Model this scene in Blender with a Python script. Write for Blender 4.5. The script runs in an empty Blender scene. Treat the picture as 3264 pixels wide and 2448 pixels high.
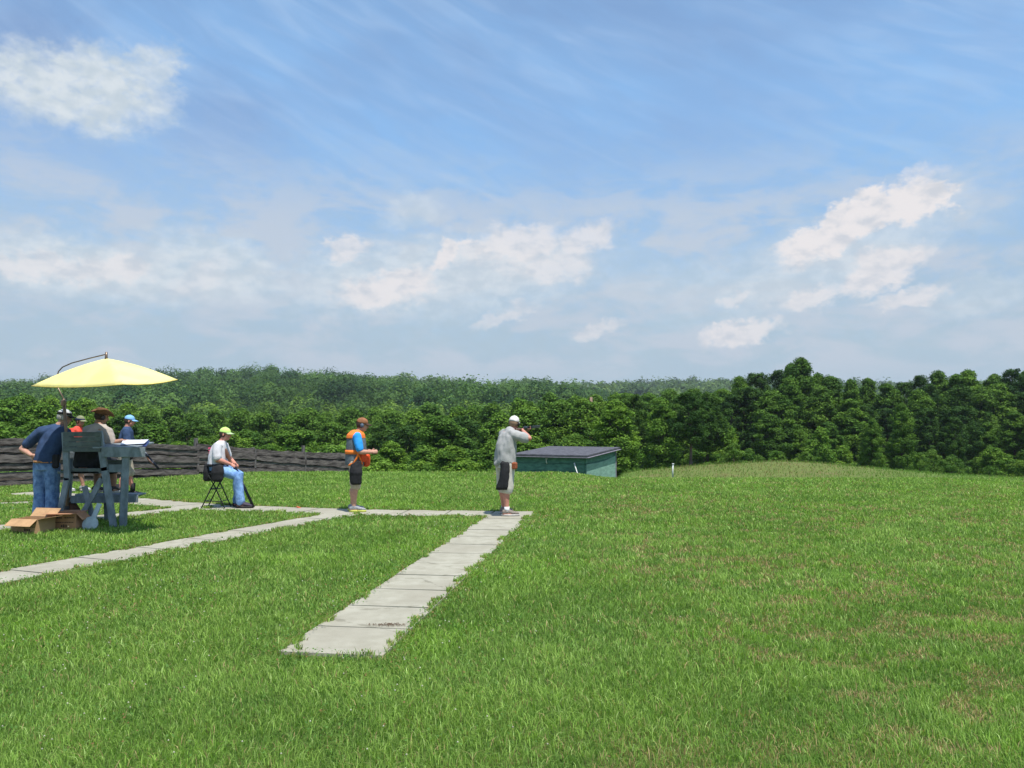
import bpy, bmesh, math, random
import numpy as np
from mathutils import Vector, Matrix, Quaternion, noise as mnoise
random.seed(11); RNG = np.random.default_rng(11)
R = math.radians
scene = bpy.context.scene
COL = scene.collection

# ------------------------------------------------------------------ camera
F = 2540.0                      # focal length in photo pixels (photo is 3264 x 2448)
CAMZ = 1.62
PITCH = math.atan(126 / F)
cam_d = bpy.data.cameras.new("camera"); cam = bpy.data.objects.new("camera", cam_d); COL.objects.link(cam)
cam_d.sensor_width = 36; cam_d.lens = F / 3264 * 36; cam_d.clip_start = .05; cam_d.clip_end = 6000
cam.location = (0, 0, CAMZ); cam.rotation_euler = (math.pi / 2 + PITCH, 0, 0)
scene.camera = cam

# ------------------------------------------------------------------ sun and sky
SUN_EL = R(69); SUN_H = Vector((.50, -.86)).normalized()      # horizontal direction towards the sun
sun_dir = Vector((SUN_H.x * math.cos(SUN_EL), SUN_H.y * math.cos(SUN_EL), math.sin(SUN_EL)))
sd = bpy.data.lights.new("sun", 'SUN'); sd.energy = 5.0; sd.angle = R(.53); sd.color = (1, .955, .88)
sun = bpy.data.objects.new("sun", sd); COL.objects.link(sun)
sun.rotation_euler = (-sun_dir).to_track_quat('-Z', 'Y').to_euler(); sun.location = (20, -30, 80)
scene.view_settings.view_transform = 'Standard'; scene.view_settings.look = 'None'
scene.view_settings.exposure = 0.22; scene.view_settings.gamma = 1
scene.view_settings.use_curve_mapping = False
scene.cycles.max_bounces = 6; scene.cycles.transparent_max_bounces = 6; scene.cycles.volume_bounces = 0

world = bpy.data.worlds.new("World"); scene.world = world; world.use_nodes = True
class NT:
    def __init__(s, tree): s.t = tree; s.n = tree.nodes; s.l = tree.links
    def new(s, typ, **kw):
        n = s.n.new(typ)
        for k, v in kw.items(): setattr(n, k, v)
        return n
    def put(s, sock, v):
        if isinstance(v, bpy.types.NodeSocket): s.l.new(v, sock)
        else: sock.default_value = v
    def m(s, op, a, b=0.0, c=0.0, clamp=False):
        n = s.new('ShaderNodeMath', operation=op, use_clamp=clamp)
        s.put(n.inputs[0], a); s.put(n.inputs[1], b)
        if op in ('MULTIPLY_ADD', 'SMOOTH_MIN', 'SMOOTH_MAX'): s.put(n.inputs[2], c)
        return n.outputs[0]
    def ramp(s, v, a, b, lo=0.0, hi=1.0, smooth=True):
        n = s.new('ShaderNodeMapRange', interpolation_type='SMOOTHSTEP' if smooth else 'LINEAR')
        s.put(n.inputs[0], v); s.put(n.inputs[1], a); s.put(n.inputs[2], b); s.put(n.inputs[3], lo); s.put(n.inputs[4], hi)
        return n.outputs[0]
    def noise(s, vec, scale, detail=4, rough=.5, dist=0.0, out=0):
        n = s.new('ShaderNodeTexNoise'); n.noise_dimensions = '3D'
        if vec is not None: s.l.new(vec, n.inputs['Vector'])
        s.put(n.inputs['Scale'], scale); n.inputs['Detail'].default_value = detail
        n.inputs['Roughness'].default_value = rough; n.inputs['Distortion'].default_value = dist
        return n.outputs[out]
    def mix(s, f, a, b, blend='MIX'):
        n = s.new('ShaderNodeMix', data_type='RGBA', blend_type=blend)
        s.put(n.inputs[0], f)
        for q, v in ((6, a), (7, b)):
            if not isinstance(v, bpy.types.NodeSocket) and len(v) == 3: v = (*v, 1)
            s.put(n.inputs[q], v)
        return n.outputs[2]
    def xyz(s, x, y, z):
        n = s.new('ShaderNodeCombineXYZ'); s.put(n.inputs[0], x); s.put(n.inputs[1], y); s.put(n.inputs[2], z); return n.outputs[0]
    def sep(s, v):
        n = s.new('ShaderNodeSeparateXYZ'); s.l.new(v, n.inputs[0]); return n.outputs

def build_sky():
    w = NT(world.node_tree); w.n.clear()
    S = .15; E = 1.16                                         # background strength, exposure factor
    sky = w.new('ShaderNodeTexSky', sky_type='NISHITA', sun_disc=False, sun_elevation=SUN_EL,
                sun_rotation=math.atan2(SUN_H.x, SUN_H.y), altitude=100, air_density=1.0, dust_density=.4, ozone_density=1.2)
    tc = w.new('ShaderNodeTexCoord'); d = tc.outputs['Generated']
    x, y, z = w.sep(d)
    D = 180 / math.pi
    az = w.m('MULTIPLY', w.m('ARCTAN2', x, y), D); el = w.m('MULTIPLY', w.m('ARCSINE', z), D)
    # warped angles give the clouds their ragged outlines
    n1 = w.sep(w.noise(w.xyz(az, w.m('MULTIPLY', el, 1.5), 3.3), .35, 6, .6, 0, 1))
    wa = w.m('ADD', az, w.m('MULTIPLY', w.m('SUBTRACT', n1[0], .5), 5.5))
    we = w.m('ADD', el, w.m('MULTIPLY', w.m('SUBTRACT', n1[1], .5), 3.0))
    n2 = w.sep(w.noise(w.xyz(az, w.m('MULTIPLY', el, 1.3), 9.1), 1.5, 5, .62, 0, 1))
    wa = w.m('ADD', wa, w.m('MULTIPLY', w.m('SUBTRACT', n2[0], .5), 1.5))
    we = w.m('ADD', we, w.m('MULTIPLY', w.m('SUBTRACT', n2[1], .5), 1.2))
    def ang(px, py):
        a = math.atan((px - 1632) / F); return a * D, math.atan((1350 - py) / F * math.cos(a)) * D
    def blob(px, py, hx, hy, rot, soft, amp, a=None, e=None):
        a0, e0 = ang(px, py); k = D / F * .9
        da = w.m('SUBTRACT', a or wa, a0); de = w.m('SUBTRACT', e or we, e0)
        c, s_ = math.cos(R(rot)), math.sin(R(rot))
        u = w.m('ADD', w.m('MULTIPLY', da, c / (hx * k)), w.m('MULTIPLY', de, s_ / (hx * k)))
        v = w.m('ADD', w.m('MULTIPLY', da, -s_ / (hy * k)), w.m('MULTIPLY', de, c / (hy * k)))
        r = w.m('SQRT', w.m('ADD', w.m('MULTIPLY', u, u), w.m('MULTIPLY', v, v)))
        return w.ramp(r, 1 + soft, 1 - soft, 0, amp)
    tex = w.noise(w.xyz(az, w.m('MULTIPLY', el, 1.6), 0), .8, 7, .6, .4)
    tex_f = w.noise(w.xyz(az, w.m('MULTIPLY', el, 1.8), 5), .62, 4, .5)
    # --- thin high veils: streaks running down to the right
    ca, sa = math.cos(R(-22)), math.sin(R(-22))
    ru = w.m('ADD', w.m('MULTIPLY', az, ca), w.m('MULTIPLY', el, sa)); rv = w.m('SUBTRACT', w.m('MULTIPLY', el, ca), w.m('MULTIPLY', az, sa))
    streak = w.noise(w.xyz(w.m('MULTIPLY', ru, .12), w.m('MULTIPLY', rv, .5), 2), 1.0, 5, .5, .9)
    broad = w.noise(w.xyz(w.m('MULTIPLY', az, .05), w.m('MULTIPLY', el, .09), 7), 1.0, 3, .5, .5)
    veil = w.m('ADD', w.ramp(streak, .36, .72, .18, .42), w.ramp(broad, .3, .66, .12, .6))
    veil = w.m('MULTIPLY', veil, w.ramp(el, 33, 18, .5, 1.0))
    hole = blob(690, 420, 190, 160, 0, .7, .9); hole2 = blob(30, 130, 190, 160, 0, .7, 1.0); hole3 = blob(40, 480, 220, 110, 0, .6, .6)
    for h in (hole, hole2, hole3): veil = w.m('MULTIPLY', veil, w.m('SUBTRACT', 1.0, h))
    veil = w.m('MAXIMUM', veil, w.m('MULTIPLY', w.m('MAXIMUM', blob(2090, 120, 140, 60, -25, .8, .5), blob(3090, 150, 110, 60, 30, .8, .42)), w.ramp(tex, .3, .6)))
    base = w.mix(w.m('MULTIPLY', veil, 1.0, clamp=True), sky.outputs[0], tuple(c / S / E for c in (.27, .515, .875)))
    fine = w.noise(w.xyz(w.m('MULTIPLY', ru, .16), w.m('MULTIPLY', rv, .95), 12), .8, 5, .5, .8)
    wis = w.m('MULTIPLY', w.ramp(fine, .36, .84, 0, .42), w.ramp(broad, .35, .6, .25, 1))
    base = w.mix(w.m('MULTIPLY', wis, w.ramp(el, 34, 26, .35, 1)), base, tuple(c / S / E for c in (.50, .66, .88)))
    # --- milky air low over the horizon
    hz = w.ramp(w.m('ADD', el, w.m('MULTIPLY', w.m('SUBTRACT', tex, .5), 9)), 22, 3, 0, .95)
    base = w.mix(hz, base, tuple(c / S / E for c in (.44, .56, .655)))
    # --- broken low cloud band
    band = w.noise(w.xyz(w.m('MULTIPLY', az, .16), w.m('MULTIPLY', el, .42), 4.2), 1.0, 7, .58, .3)
    bandm = w.m('MULTIPLY', w.ramp(band, .42, .62, 0, .75), w.m('MULTIPLY', w.ramp(el, 20, 13), w.ramp(el, 1.5, 5)))
    base = w.mix(bandm, base, tuple(c / S / E for c in (.57, .63, .72)))
    # --- soft grey-white masses
    soft = None
    for b in ((235, 262, 250, 120, 4, .36, 1.0), (480, 190, 70, 60, 0, .5, .8), (280, 850, 380, 90, -4, .5, .9), (690, 850, 230, 95, -12, .5, .85),
              (930, 900, 140, 60, 20, .7, .5), (1320, 665, 110, 45, 10, .7, .5), (1400, 870, 560, 130, 5, .5, .8), (2650, 820, 420, 110, 18, .6, .7),
              (2250, 900, 330, 60, 0, .7, .4), (3150, 930, 150, 50, 8, .6, .5)):
        m_ = blob(*b); soft = m_ if soft is None else w.m('MAXIMUM', soft, m_)
    soft = w.m('MULTIPLY', soft, w.ramp(tex, .25, .55, .55, 1))
    base = w.mix(soft, base, w.mix(w.ramp(tex_f, .35, .65), tuple(c / S / E for c in (.56, .65, .73)), tuple(c / S / E for c in (.70, .765, .82))))
    # --- sunlit cumulus heads
    hard = None
    for b in ((2735, 700, 262, 66, 24, .24, 1), (2950, 640, 85, 62, 10, .25, 1), (2830, 860, 146, 54, 18, .35, .85), (2590, 945, 101, 33, 8, .45, .7),
              (2880, 955, 95, 33, 8, .45, .75), (2370, 1060, 118, 36, 12, .4, .8), (1230, 915, 190, 61, 14, .35, .85), (1440, 800, 84, 38, 38, .35, .9),
              (1100, 785, 62, 41, 10, .4, .7), (1640, 770, 168, 64, 5, .4, .75), (1860, 770, 101, 49, 18, .45, .7), (1740, 850, 146, 44, 5, .5, .6), (1610, 1005, 106, 26, 22, .5, .5),
              (1910, 1058, 95, 23, 14, .5, .55), (380, 850, 90, 54, 0, .4, .65), (180, 850, 168, 33, -4, .5, .6), (620, 885, 78, 38, 30, .6, .35), (2350, 955, 56, 20, 20, .5, .5)):
        m_ = blob(*b); hard = m_ if hard is None else w.m('MAXIMUM', hard, m_)
    light = w.mix(w.ramp(w.m('ADD', tex_f, w.m('MULTIPLY', w.m('SUBTRACT', tex, .5), .5)), .25, .58), tuple(c / S / E for c in (.63, .66, .72)), tuple(c / S / E for c in (.84, .81, .82)))
    base = w.mix(hard, base, light)
    bg = w.new('ShaderNodeBackground'); w.l.new(base, bg.inputs[0]); bg.inputs[1].default_value = S
    out = w.new('ShaderNodeOutputWorld'); w.l.new(bg.outputs[0], out.inputs[0])
build_sky()

# ------------------------------------------------------------------ helpers
_F = Vector((0, math.cos(PITCH), math.sin(PITCH))); _U = Vector((0, -math.sin(PITCH), math.cos(PITCH)))
def ray(px, py): return Vector(((px - 1632) / F, 0, 0)) + _F - _U * ((py - 1224) / F)
def at(px, py, z=0.0):
    d = ray(px, py); return Vector((0, 0, CAMZ)) + d * ((z - CAMZ) / d.z)
def at_d(px, py, Y):
    d = ray(px, py); return Vector((0, 0, CAMZ)) + d * (Y / d.y)

def tag(o, label=None, cat=None, group=None, kind=None):
    if label: o['label'] = label
    if cat: o['category'] = cat
    if group: o['group'] = group
    if kind: o['kind'] = kind
    return o
def thing(name, loc, label, cat, group=None, rz=0.0):
    o = bpy.data.objects.new(name, None); COL.objects.link(o); o.location = loc; o.rotation_euler = (0, 0, rz)
    o.empty_display_size = .2
    return tag(o, label, cat, group)
def link(name, me, mat=None, parent=None, loc=(0, 0, 0)):
    o = bpy.data.objects.new(name, me); COL.objects.link(o)
    if mat is not None:
        me.materials.clear()
        for m_ in (mat if isinstance(mat, (list, tuple)) else [mat]): me.materials.append(m_)
    if parent: o.parent = parent
    o.location = loc
    return o
def copy_tree(o, parent=None):
    c = o.copy(); COL.objects.link(c)
    if parent: c.parent = parent; c.matrix_parent_inverse = o.matrix_parent_inverse
    for ch in o.children: copy_tree(ch, c)
    return c
def obj(name, bm, mat, parent=None, smooth=False, loc=(0, 0, 0)):
    bmesh.ops.recalc_face_normals(bm, faces=bm.faces[:])
    me = bpy.data.meshes.new(name); bm.to_mesh(me); bm.free()
    if smooth: me.polygons.foreach_set('use_smooth', [True] * len(me.polygons))
    return link(name, me, mat, parent, loc)
def np_mesh(name, V, faces4=None, faces3=None, tint=None, smooth=False):
    me = bpy.data.meshes.new(name)
    n4 = 0 if faces4 is None else len(faces4); n3 = 0 if faces3 is None else len(faces3)
    me.vertices.add(len(V)); me.vertices.foreach_set('co', np.asarray(V, np.float32).ravel())
    idx = []
    if n4: idx.append(np.asarray(faces4, np.int32).ravel())
    if n3: idx.append(np.asarray(faces3, np.int32).ravel())
    idx = np.concatenate(idx); me.loops.add(len(idx)); me.loops.foreach_set('vertex_index', idx)
    me.polygons.add(n4 + n3)
    st = np.concatenate([np.arange(n4) * 4, n4 * 4 + np.arange(n3) * 3]).astype(np.int32)
    me.polygons.foreach_set('loop_start', st)
    if tint is not None:
        a = me.color_attributes.new('tint', 'FLOAT_COLOR', 'POINT')
        t = np.ones((len(V), 4), np.float32); t[:, :3] = tint; a.data.foreach_set('color', t.ravel())
    me.update(calc_edges=True)
    if smooth: me.polygons.foreach_set('use_smooth', np.ones(n4 + n3, bool))
    return me
def box(bm, c, s, rot=None, bev=0.0):
    """box centred at c with full size s"""
    r = bmesh.ops.create_cube(bm, size=1); vs = r['verts']
    M = Matrix.Translation(c) @ (rot.to_4x4() if rot is not None else Matrix()) @ Matrix.Diagonal((*s, 1))
    bmesh.ops.transform(bm, matrix=M, verts=vs)
    if bev:
        es = {e for v in vs for e in v.link_edges}
        bmesh.ops.bevel(bm, geom=list(es), offset=bev, segments=1, affect='EDGES')
def bar(bm, a, b, w, t, up=(0, 0, 1)):
    """rectangular board from a to b, w across, t thick"""
    a, b = Vector(a), Vector(b); d = (b - a); L = d.length; z = d.normalized()
    x = z.cross(Vector(up)); x = x.normalized() if x.length > 1e-4 else Vector((1, 0, 0)); y = z.cross(x)
    box(bm, (a + b) / 2, (w, t, L), Matrix((x, y, z)).transposed(), .003)
def frame_of(d, ref=Vector((0, 0, 1))):
    d = d.normalized(); x = d.cross(ref)
    if x.length < 1e-3: x = d.cross(Vector((1, 0, 0)))
    x.normalize(); return x, x.cross(d)
def loft(bm, rings, n=14):
    """rings: (centre, half axis A, half axis B); closed solid"""
    vs = []
    for c, A, B in rings:
        c, A, B = Vector(c), Vector(A), Vector(B)
        vs.append([bm.verts.new(c + A * math.cos(2 * math.pi * k / n) + B * math.sin(2 * math.pi * k / n)) for k in range(n)])
    for a, b in zip(vs, vs[1:]):
        for k in range(n): bm.faces.new((a[k], a[(k + 1) % n], b[(k + 1) % n], b[k]))
    bm.faces.new(vs[0][::-1]); bm.faces.new(vs[-1])
def tube(bm, pts, rad, n=10, flat=1.0, ref=Vector((0, 0, 1)), cap=True):
    """round tapering tube through pts, rounded ends"""
    pts = [Vector(p) for p in pts]
    rad = [rad] * len(pts) if not hasattr(rad, '__len__') else list(rad)
    rings = []; N = len(pts); px_ = None
    for i, p in enumerate(pts):
        d = (pts[min(i + 1, N - 1)] - pts[max(i - 1, 0)]).normalized()
        if px_ is None: x, y = frame_of(d, ref)
        else:
            x = px_ - d * px_.dot(d); x.normalize(); y = x.cross(d)
        px_ = x
        if i == 0 and cap: rings += [(p - d * rad[0] * .9, x * rad[0] * .35, y * rad[0] * .35 * flat), (p - d * rad[0] * .55, x * rad[0] * .82, y * rad[0] * .82 * flat)]
        rings.append((p, x * rad[i], y * rad[i] * flat))
        if i == N - 1 and cap: rings += [(p + d * rad[i] * .55, x * rad[i] * .82, y * rad[i] * .82 * flat), (p + d * rad[i] * .9, x * rad[i] * .35, y * rad[i] * .35 * flat)]
    loft(bm, rings, n)
def ell(bm, c, r, rot=None, seg=14):
    q = bmesh.ops.create_uvsphere(bm, u_segments=seg, v_segments=max(6, seg // 2 + 2), radius=1)
    M = Matrix.Translation(c) @ (rot.to_4x4() if rot is not None else Matrix()) @ Matrix.Diagonal((*r, 1))
    bmesh.ops.transform(bm, matrix=M, verts=q['verts'])

# ------------------------------------------------------------------ materials
def mat_new(name):
    m_ = bpy.data.materials.new(name); m_.use_nodes = True; t = NT(m_.node_tree); t.n.clear()
    out = t.new('ShaderNodeOutputMaterial'); b = t.new('ShaderNodeBsdfPrincipled'); t.l.new(b.outputs[0], out.inputs[0])
    return m_, t, b, out
def simple(name, col, rough=.7, var=.25, scale=20.0, bump=.0, bscale=60.0, metal=0.0, spec=.3, col2=None, stretch=None, sheen=0.0):
    m_, t, b, out = mat_new(name)
    tc = t.new('ShaderNodeTexCoord'); v = tc.outputs['Object']
    if stretch:
        mp = t.new('ShaderNodeMapping'); t.l.new(v, mp.inputs[0]); mp.inputs['Scale'].default_value = stretch; v = mp.outputs[0]
    n = t.noise(v, scale, 6, .6)
    c2 = col2 or tuple(c * (1 - var) for c in col); c1 = tuple(min(1, c * (1 + var * .6)) for c in col)
    t.l.new(t.mix(t.ramp(n, .32, .68), c2, c1), b.inputs['Base Color'])
    b.inputs['Roughness'].default_value = rough; b.inputs['Metallic'].default_value = metal
    b.inputs['Specular IOR Level'].default_value = spec
    if sheen: b.inputs['Sheen Weight'].default_value = sheen
    if bump:
        bp = t.new('ShaderNodeBump'); bp.inputs['Strength'].default_value = bump; bp.inputs['Distance'].default_value = .02
        t.l.new(t.noise(v, bscale, 5, .6), bp.inputs['Height']); t.l.new(bp.outputs[0], b.inputs['Normal'])
    return m_
def leaf_mat(name, trans=.3, rough=.55, objvar=True, spec=.2, mul=None):
    m_, t, b, out = mat_new(name)
    at_ = t.new('ShaderNodeAttribute', attribute_name='tint'); c = at_.outputs['Color']
    if objvar:
        oi = t.new('ShaderNodeObjectInfo')
        c = t.mix(1.0, c, t.mix(oi.outputs['Random'], (.78, .84, .8), (1.18, 1.12, .92)), 'MULTIPLY')
    if mul: c = t.mix(1.0, c, mul, 'MULTIPLY')
    t.l.new(c, b.inputs['Base Color']); b.inputs['Roughness'].default_value = rough; b.inputs['Specular IOR Level'].default_value = spec
    tr = t.new('ShaderNodeBsdfTranslucent'); t.l.new(t.mix(1.0, c, (1.25, 1.35, .6), 'MULTIPLY'), tr.inputs[0])
    mx = t.new('ShaderNodeMixShader'); mx.inputs[0].default_value = trans
    t.l.new(b.outputs[0], mx.inputs[1]); t.l.new(tr.outputs[0], mx.inputs[2]); t.l.new(mx.outputs[0], out.inputs[0])
    return m_

# ------------------------------------------------------------------ value noise for numpy
class VN:
    def __init__(s, seed, n=256): s.g = np.random.default_rng(seed).random((n, n)); s.n = n
    def __call__(s, x, y, sc):
        x = np.asarray(x, float) / sc + 1000.3; y = np.asarray(y, float) / sc + 1000.7
        i = np.floor(x).astype(int); j = np.floor(y).astype(int); u = x - i; v = y - j
        u = u * u * (3 - 2 * u); v = v * v * (3 - 2 * v); n = s.n
        a = s.g[i % n, j % n]; b = s.g[(i + 1) % n, j % n]; c = s.g[i % n, (j + 1) % n]; d = s.g[(i + 1) % n, (j + 1) % n]
        return (a * (1 - u) + b * u) * (1 - v) + (c * (1 - u) + d * u) * v
    def fbm(s, x, y, sc): return (s(x, y, sc) + .5 * s(np.asarray(x) + 37, y, sc / 2.1) + .25 * s(x, np.asarray(y) + 91, sc / 4.3)) / 1.75
VNA, VNB, VNC = VN(1), VN(2), VN(3)
def sm(x, a, b):
    t = np.clip((np.asarray(x, float) - a) / (b - a), 0, 1); return t * t * (3 - 2 * t)

# ------------------------------------------------------------------ terrain
RIDGE_A = [-1.5, -.75, -.55, -.45, -.3, -.1, .0, .08, .2, .35, .6, 1.5]
RIDGE_H = [.70, .70, .80, 1.0, 1.06, .97, .86, .76, .60, .45, .35, .35]
def T(X, Y):
    X = np.asarray(X, float); Y = np.asarray(Y, float)
    Ys = np.maximum(Y, 1.0); a = X / Ys
    zl = np.interp(Y, [0, 26.5, 30, 35, 50, 70, 110, 170, 300, 450, 600, 750, 950, 1500, 4000], [0, 0, -.8, -2.2, -5, -8, -10.5, -5.5, 3, 14, 16, 22, 34, 30, 30])
    rid = np.interp(a, RIDGE_A, RIDGE_H)
    zl = np.where(zl > 0, zl * np.where(Y < 700, rid, rid + (1 - rid) * sm(Y, 650, 900)), zl)
    zr = np.interp(Y, [0, 23.5, 29, 36, 50, 80, 110, 200, 450, 950, 4000], [0, 0, -.5, -1.4, -1.95, -3.5, -4.8, -8, 0, 36, 30])
    w = sm(a, .055, .15)
    z = zl * (1 - w) + zr * w
    z = z + 1.25 * np.exp(-((X - 16.5) / 9.5) ** 2 - ((Y - 50) / 6) ** 2)
    z = z + sm(Y, 230, 400) * ((VNB.fbm(X, Y, 120.0) - .5) * 15 + (VNC.fbm(X, Y, 34.0) - .5) * 6)
    far = sm(Y, 27, 40)
    z = z + far * (VNA.fbm(X, Y, 9.0) - .5) * .5 + .02 * (VNB.fbm(X, Y, 2.3) - .5) * (Y > 0)
    return z
def Tz(x, y): return float(T(x, y))

def build_ground():
    rr = [0.0] + list(np.geomspace(1.0, 3500, 230)); nA = 360
    rr = np.array(rr[1:]); th = np.linspace(0, 2 * np.pi, nA, endpoint=False)
    X = np.outer(rr, np.sin(th)).ravel(); Y = np.outer(rr, np.cos(th)).ravel(); Z = T(X, Y) - .004
    V = np.stack([X, Y, Z], 1); V = np.vstack([V, [[0, 0, 0]]])
    i = np.arange(len(rr) - 1)[:, None]; j = np.arange(nA)[None, :]; k = (j + 1) % nA
    f4 = np.stack([i * nA + j, i * nA + k, (i + 1) * nA + k, (i + 1) * nA + j], -1).reshape(-1, 4)
    c = len(V) - 1; f3 = np.stack([np.full(nA, c), (np.arange(nA) + 1) % nA, np.arange(nA)], 1)
    me = np_mesh('ground', V, f4[:, ::-1], f3[:, ::-1], smooth=True)
    m_, t, b, out = mat_new('ground_soil_and_turf')
    g = t.new('ShaderNodeNewGeometry'); p = g.outputs['Position']; x, y, z = t.sep(p)
    n1 = t.noise(p, .35, 5, .6); n2 = t.noise(p, 3.2, 6, .65); n3 = t.noise(p, 35, 4, .7)
    near = t.mix(t.ramp(n3, .35, .65), (.05, .09, .018), (.12, .20, .04))
    turf = t.mix(t.ramp(n2, .38, .62), (.075, .15, .026), (.13, .215, .04))
    dry = t.mix(t.ramp(n3, .3, .7), (.15, .13, .055), (.23, .19, .09))
    turf = t.mix(t.m('MULTIPLY', t.ramp(n1, .5, .66), .6), turf, dry)
    # dry bank of the mound
    mx = t.m('DIVIDE', t.m('SUBTRACT', x, 16.0), 10.0); my = t.m('DIVIDE', t.m('SUBTRACT', y, 49.0), 8.0)
    md = t.ramp(t.m('ADD', t.m('ADD', t.m('MULTIPLY', mx, mx), t.m('MULTIPLY', my, my)), t.m('MULTIPLY', t.m('SUBTRACT', n2, .5), 1.6)), 1.2, .3, 0, .42)
    turf = t.mix(md, turf, dry)
    col = t.mix(t.ramp(y, 24, 30), near, turf)
    col = t.mix(t.ramp(y, 60, 75), col, t.mix(t.ramp(n2, .4, .6), (.035, .05, .02), (.06, .08, .025)))
    t.l.new(col, b.inputs['Base Color']); b.inputs['Roughness'].default_value = .95; b.inputs['Specular IOR Level'].default_value = .1
    bp = t.new('ShaderNodeBump'); bp.inputs['Strength'].default_value = .9; bp.inputs['Distance'].default_value = .05
    t.l.new(n3, bp.inputs['Height']); t.l.new(bp.outputs[0], b.inputs['Normal'])
    tag(link('ground', me, m_), kind='structure')
build_ground()

# ------------------------------------------------------------------ paved walkways
PATHS = {   # centre line points (x, y), width, slab length
    'near': ([(-1.27, 5.62), (-.02, 14.25)], .76, .74),
    'cross': ([(.42, 14.15), (-2.75, 14.5), (-5.75, 15.35), (-8.5, 17.0), (-11.4, 18.6)], .92, .9),
    'second': ([(-7.2, 3.9), (-2.95, 14.35)], .66, .9),
    'third': ([(-10.3, 8.6), (-6.0, 15.4)], .66, .9),
    'fourth': ([(-13.6, 13.8), (-8.7, 17.0)], .62, .9)}
def path_clear(X, Y):
    """distance outside the nearest walkway's edge (negative on the slabs)"""
    best = np.full(np.shape(X), 99.0)
    for pts, w, _ in PATHS.values():
        for (x0, y0), (x1, y1) in zip(pts, pts[1:]):
            dx, dy = x1 - x0, y1 - y0; L2 = dx * dx + dy * dy
            t = ((X - x0) * dx + (Y - y0) * dy) / L2; tt = np.clip(t, 0, 1); L = math.sqrt(L2)
            cross = np.abs((X - x0) * dy - (Y - y0) * dx) / L - w / 2
            end = np.maximum(-t, t - 1) * L
            best = np.minimum(best, np.maximum(cross, end))
    return best
def build_paths():
    m_, t, b, out = mat_new('concrete')
    g = t.new('ShaderNodeNewGeometry'); p = g.outputs['Position']
    oi = t.noise(p, .9, 3, .5); n = t.noise(p, 6, 8, .65); f = t.noise(p, 120, 3, .7)
    c = t.mix(t.ramp(n, .3, .7), (.305, .29, .225), (.385, .37, .295))
    c = t.mix(t.m('MULTIPLY', t.ramp(oi, .42, .62), .6), c, (.29, .27, .21))
    c = t.mix(t.m('MULTIPLY', t.ramp(f, .6, .75), .3), c, (.25, .23, .19))
    vx = t.new('ShaderNodeTexVoronoi', feature='DISTANCE_TO_EDGE'); t.l.new(p, vx.inputs['Vector']); vx.inputs['Scale'].default_value = .55
    ck = t.ramp(t.m('ADD', vx.outputs['Distance'], t.m('MULTIPLY', t.m('SUBTRACT', n, .5), .06)), .0, .006, .5, 0)
    c = t.mix(ck, c, (.16, .15, .11))
    t.l.new(c, b.inputs['Base Color']); b.inputs['Roughness'].default_value = .9; b.inputs['Specular IOR Level'].default_value = .2
    bp = t.new('ShaderNodeBump'); bp.inputs['Strength'].default_value = .5; bp.inputs['Distance'].default_value = .006
    t.l.new(f, bp.inputs['Height']); t.l.new(bp.outputs[0], b.inputs['Normal'])
    dark = simple('joint_soil', (.10, .085, .05), .95)
    for q, (nm, (pts, w, sl)) in enumerate(PATHS.items()):
        bm = bmesh.new()
        for si, ((x0, y0), (x1, y1)) in enumerate(zip(pts, pts[1:])):
            a, c_ = Vector((x0, y0, 0)), Vector((x1, y1, 0)); d = c_ - a; L = d.length; d.normalize(); s = Vector((d.y, -d.x, 0))
            n = max(1, round(L / sl)); step = L / n
            for k in range(n):
                u0, u1 = k * step + .013, (k + 1) * step - .013; g = q * .0015 + si * .0004
                h = [.022 - g + random.uniform(-.003, .003) for _ in range(4)]
                cs = [a + d * u0 - s * w / 2, a + d * u0 + s * w / 2, a + d * u1 + s * w / 2, a + d * u1 - s * w / 2]
                top = [bm.verts.new((v.x, v.y, h[i])) for i, v in enumerate(cs)]; bot = [bm.verts.new((v.x, v.y, -.06)) for v in cs]
                bm.faces.new(top)
                for i in range(4): bm.faces.new((top[i], bot[i], bot[(i + 1) % 4], top[(i + 1) % 4]))
        tag(obj('path', bm, m_), kind='structure')
build_paths()

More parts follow.
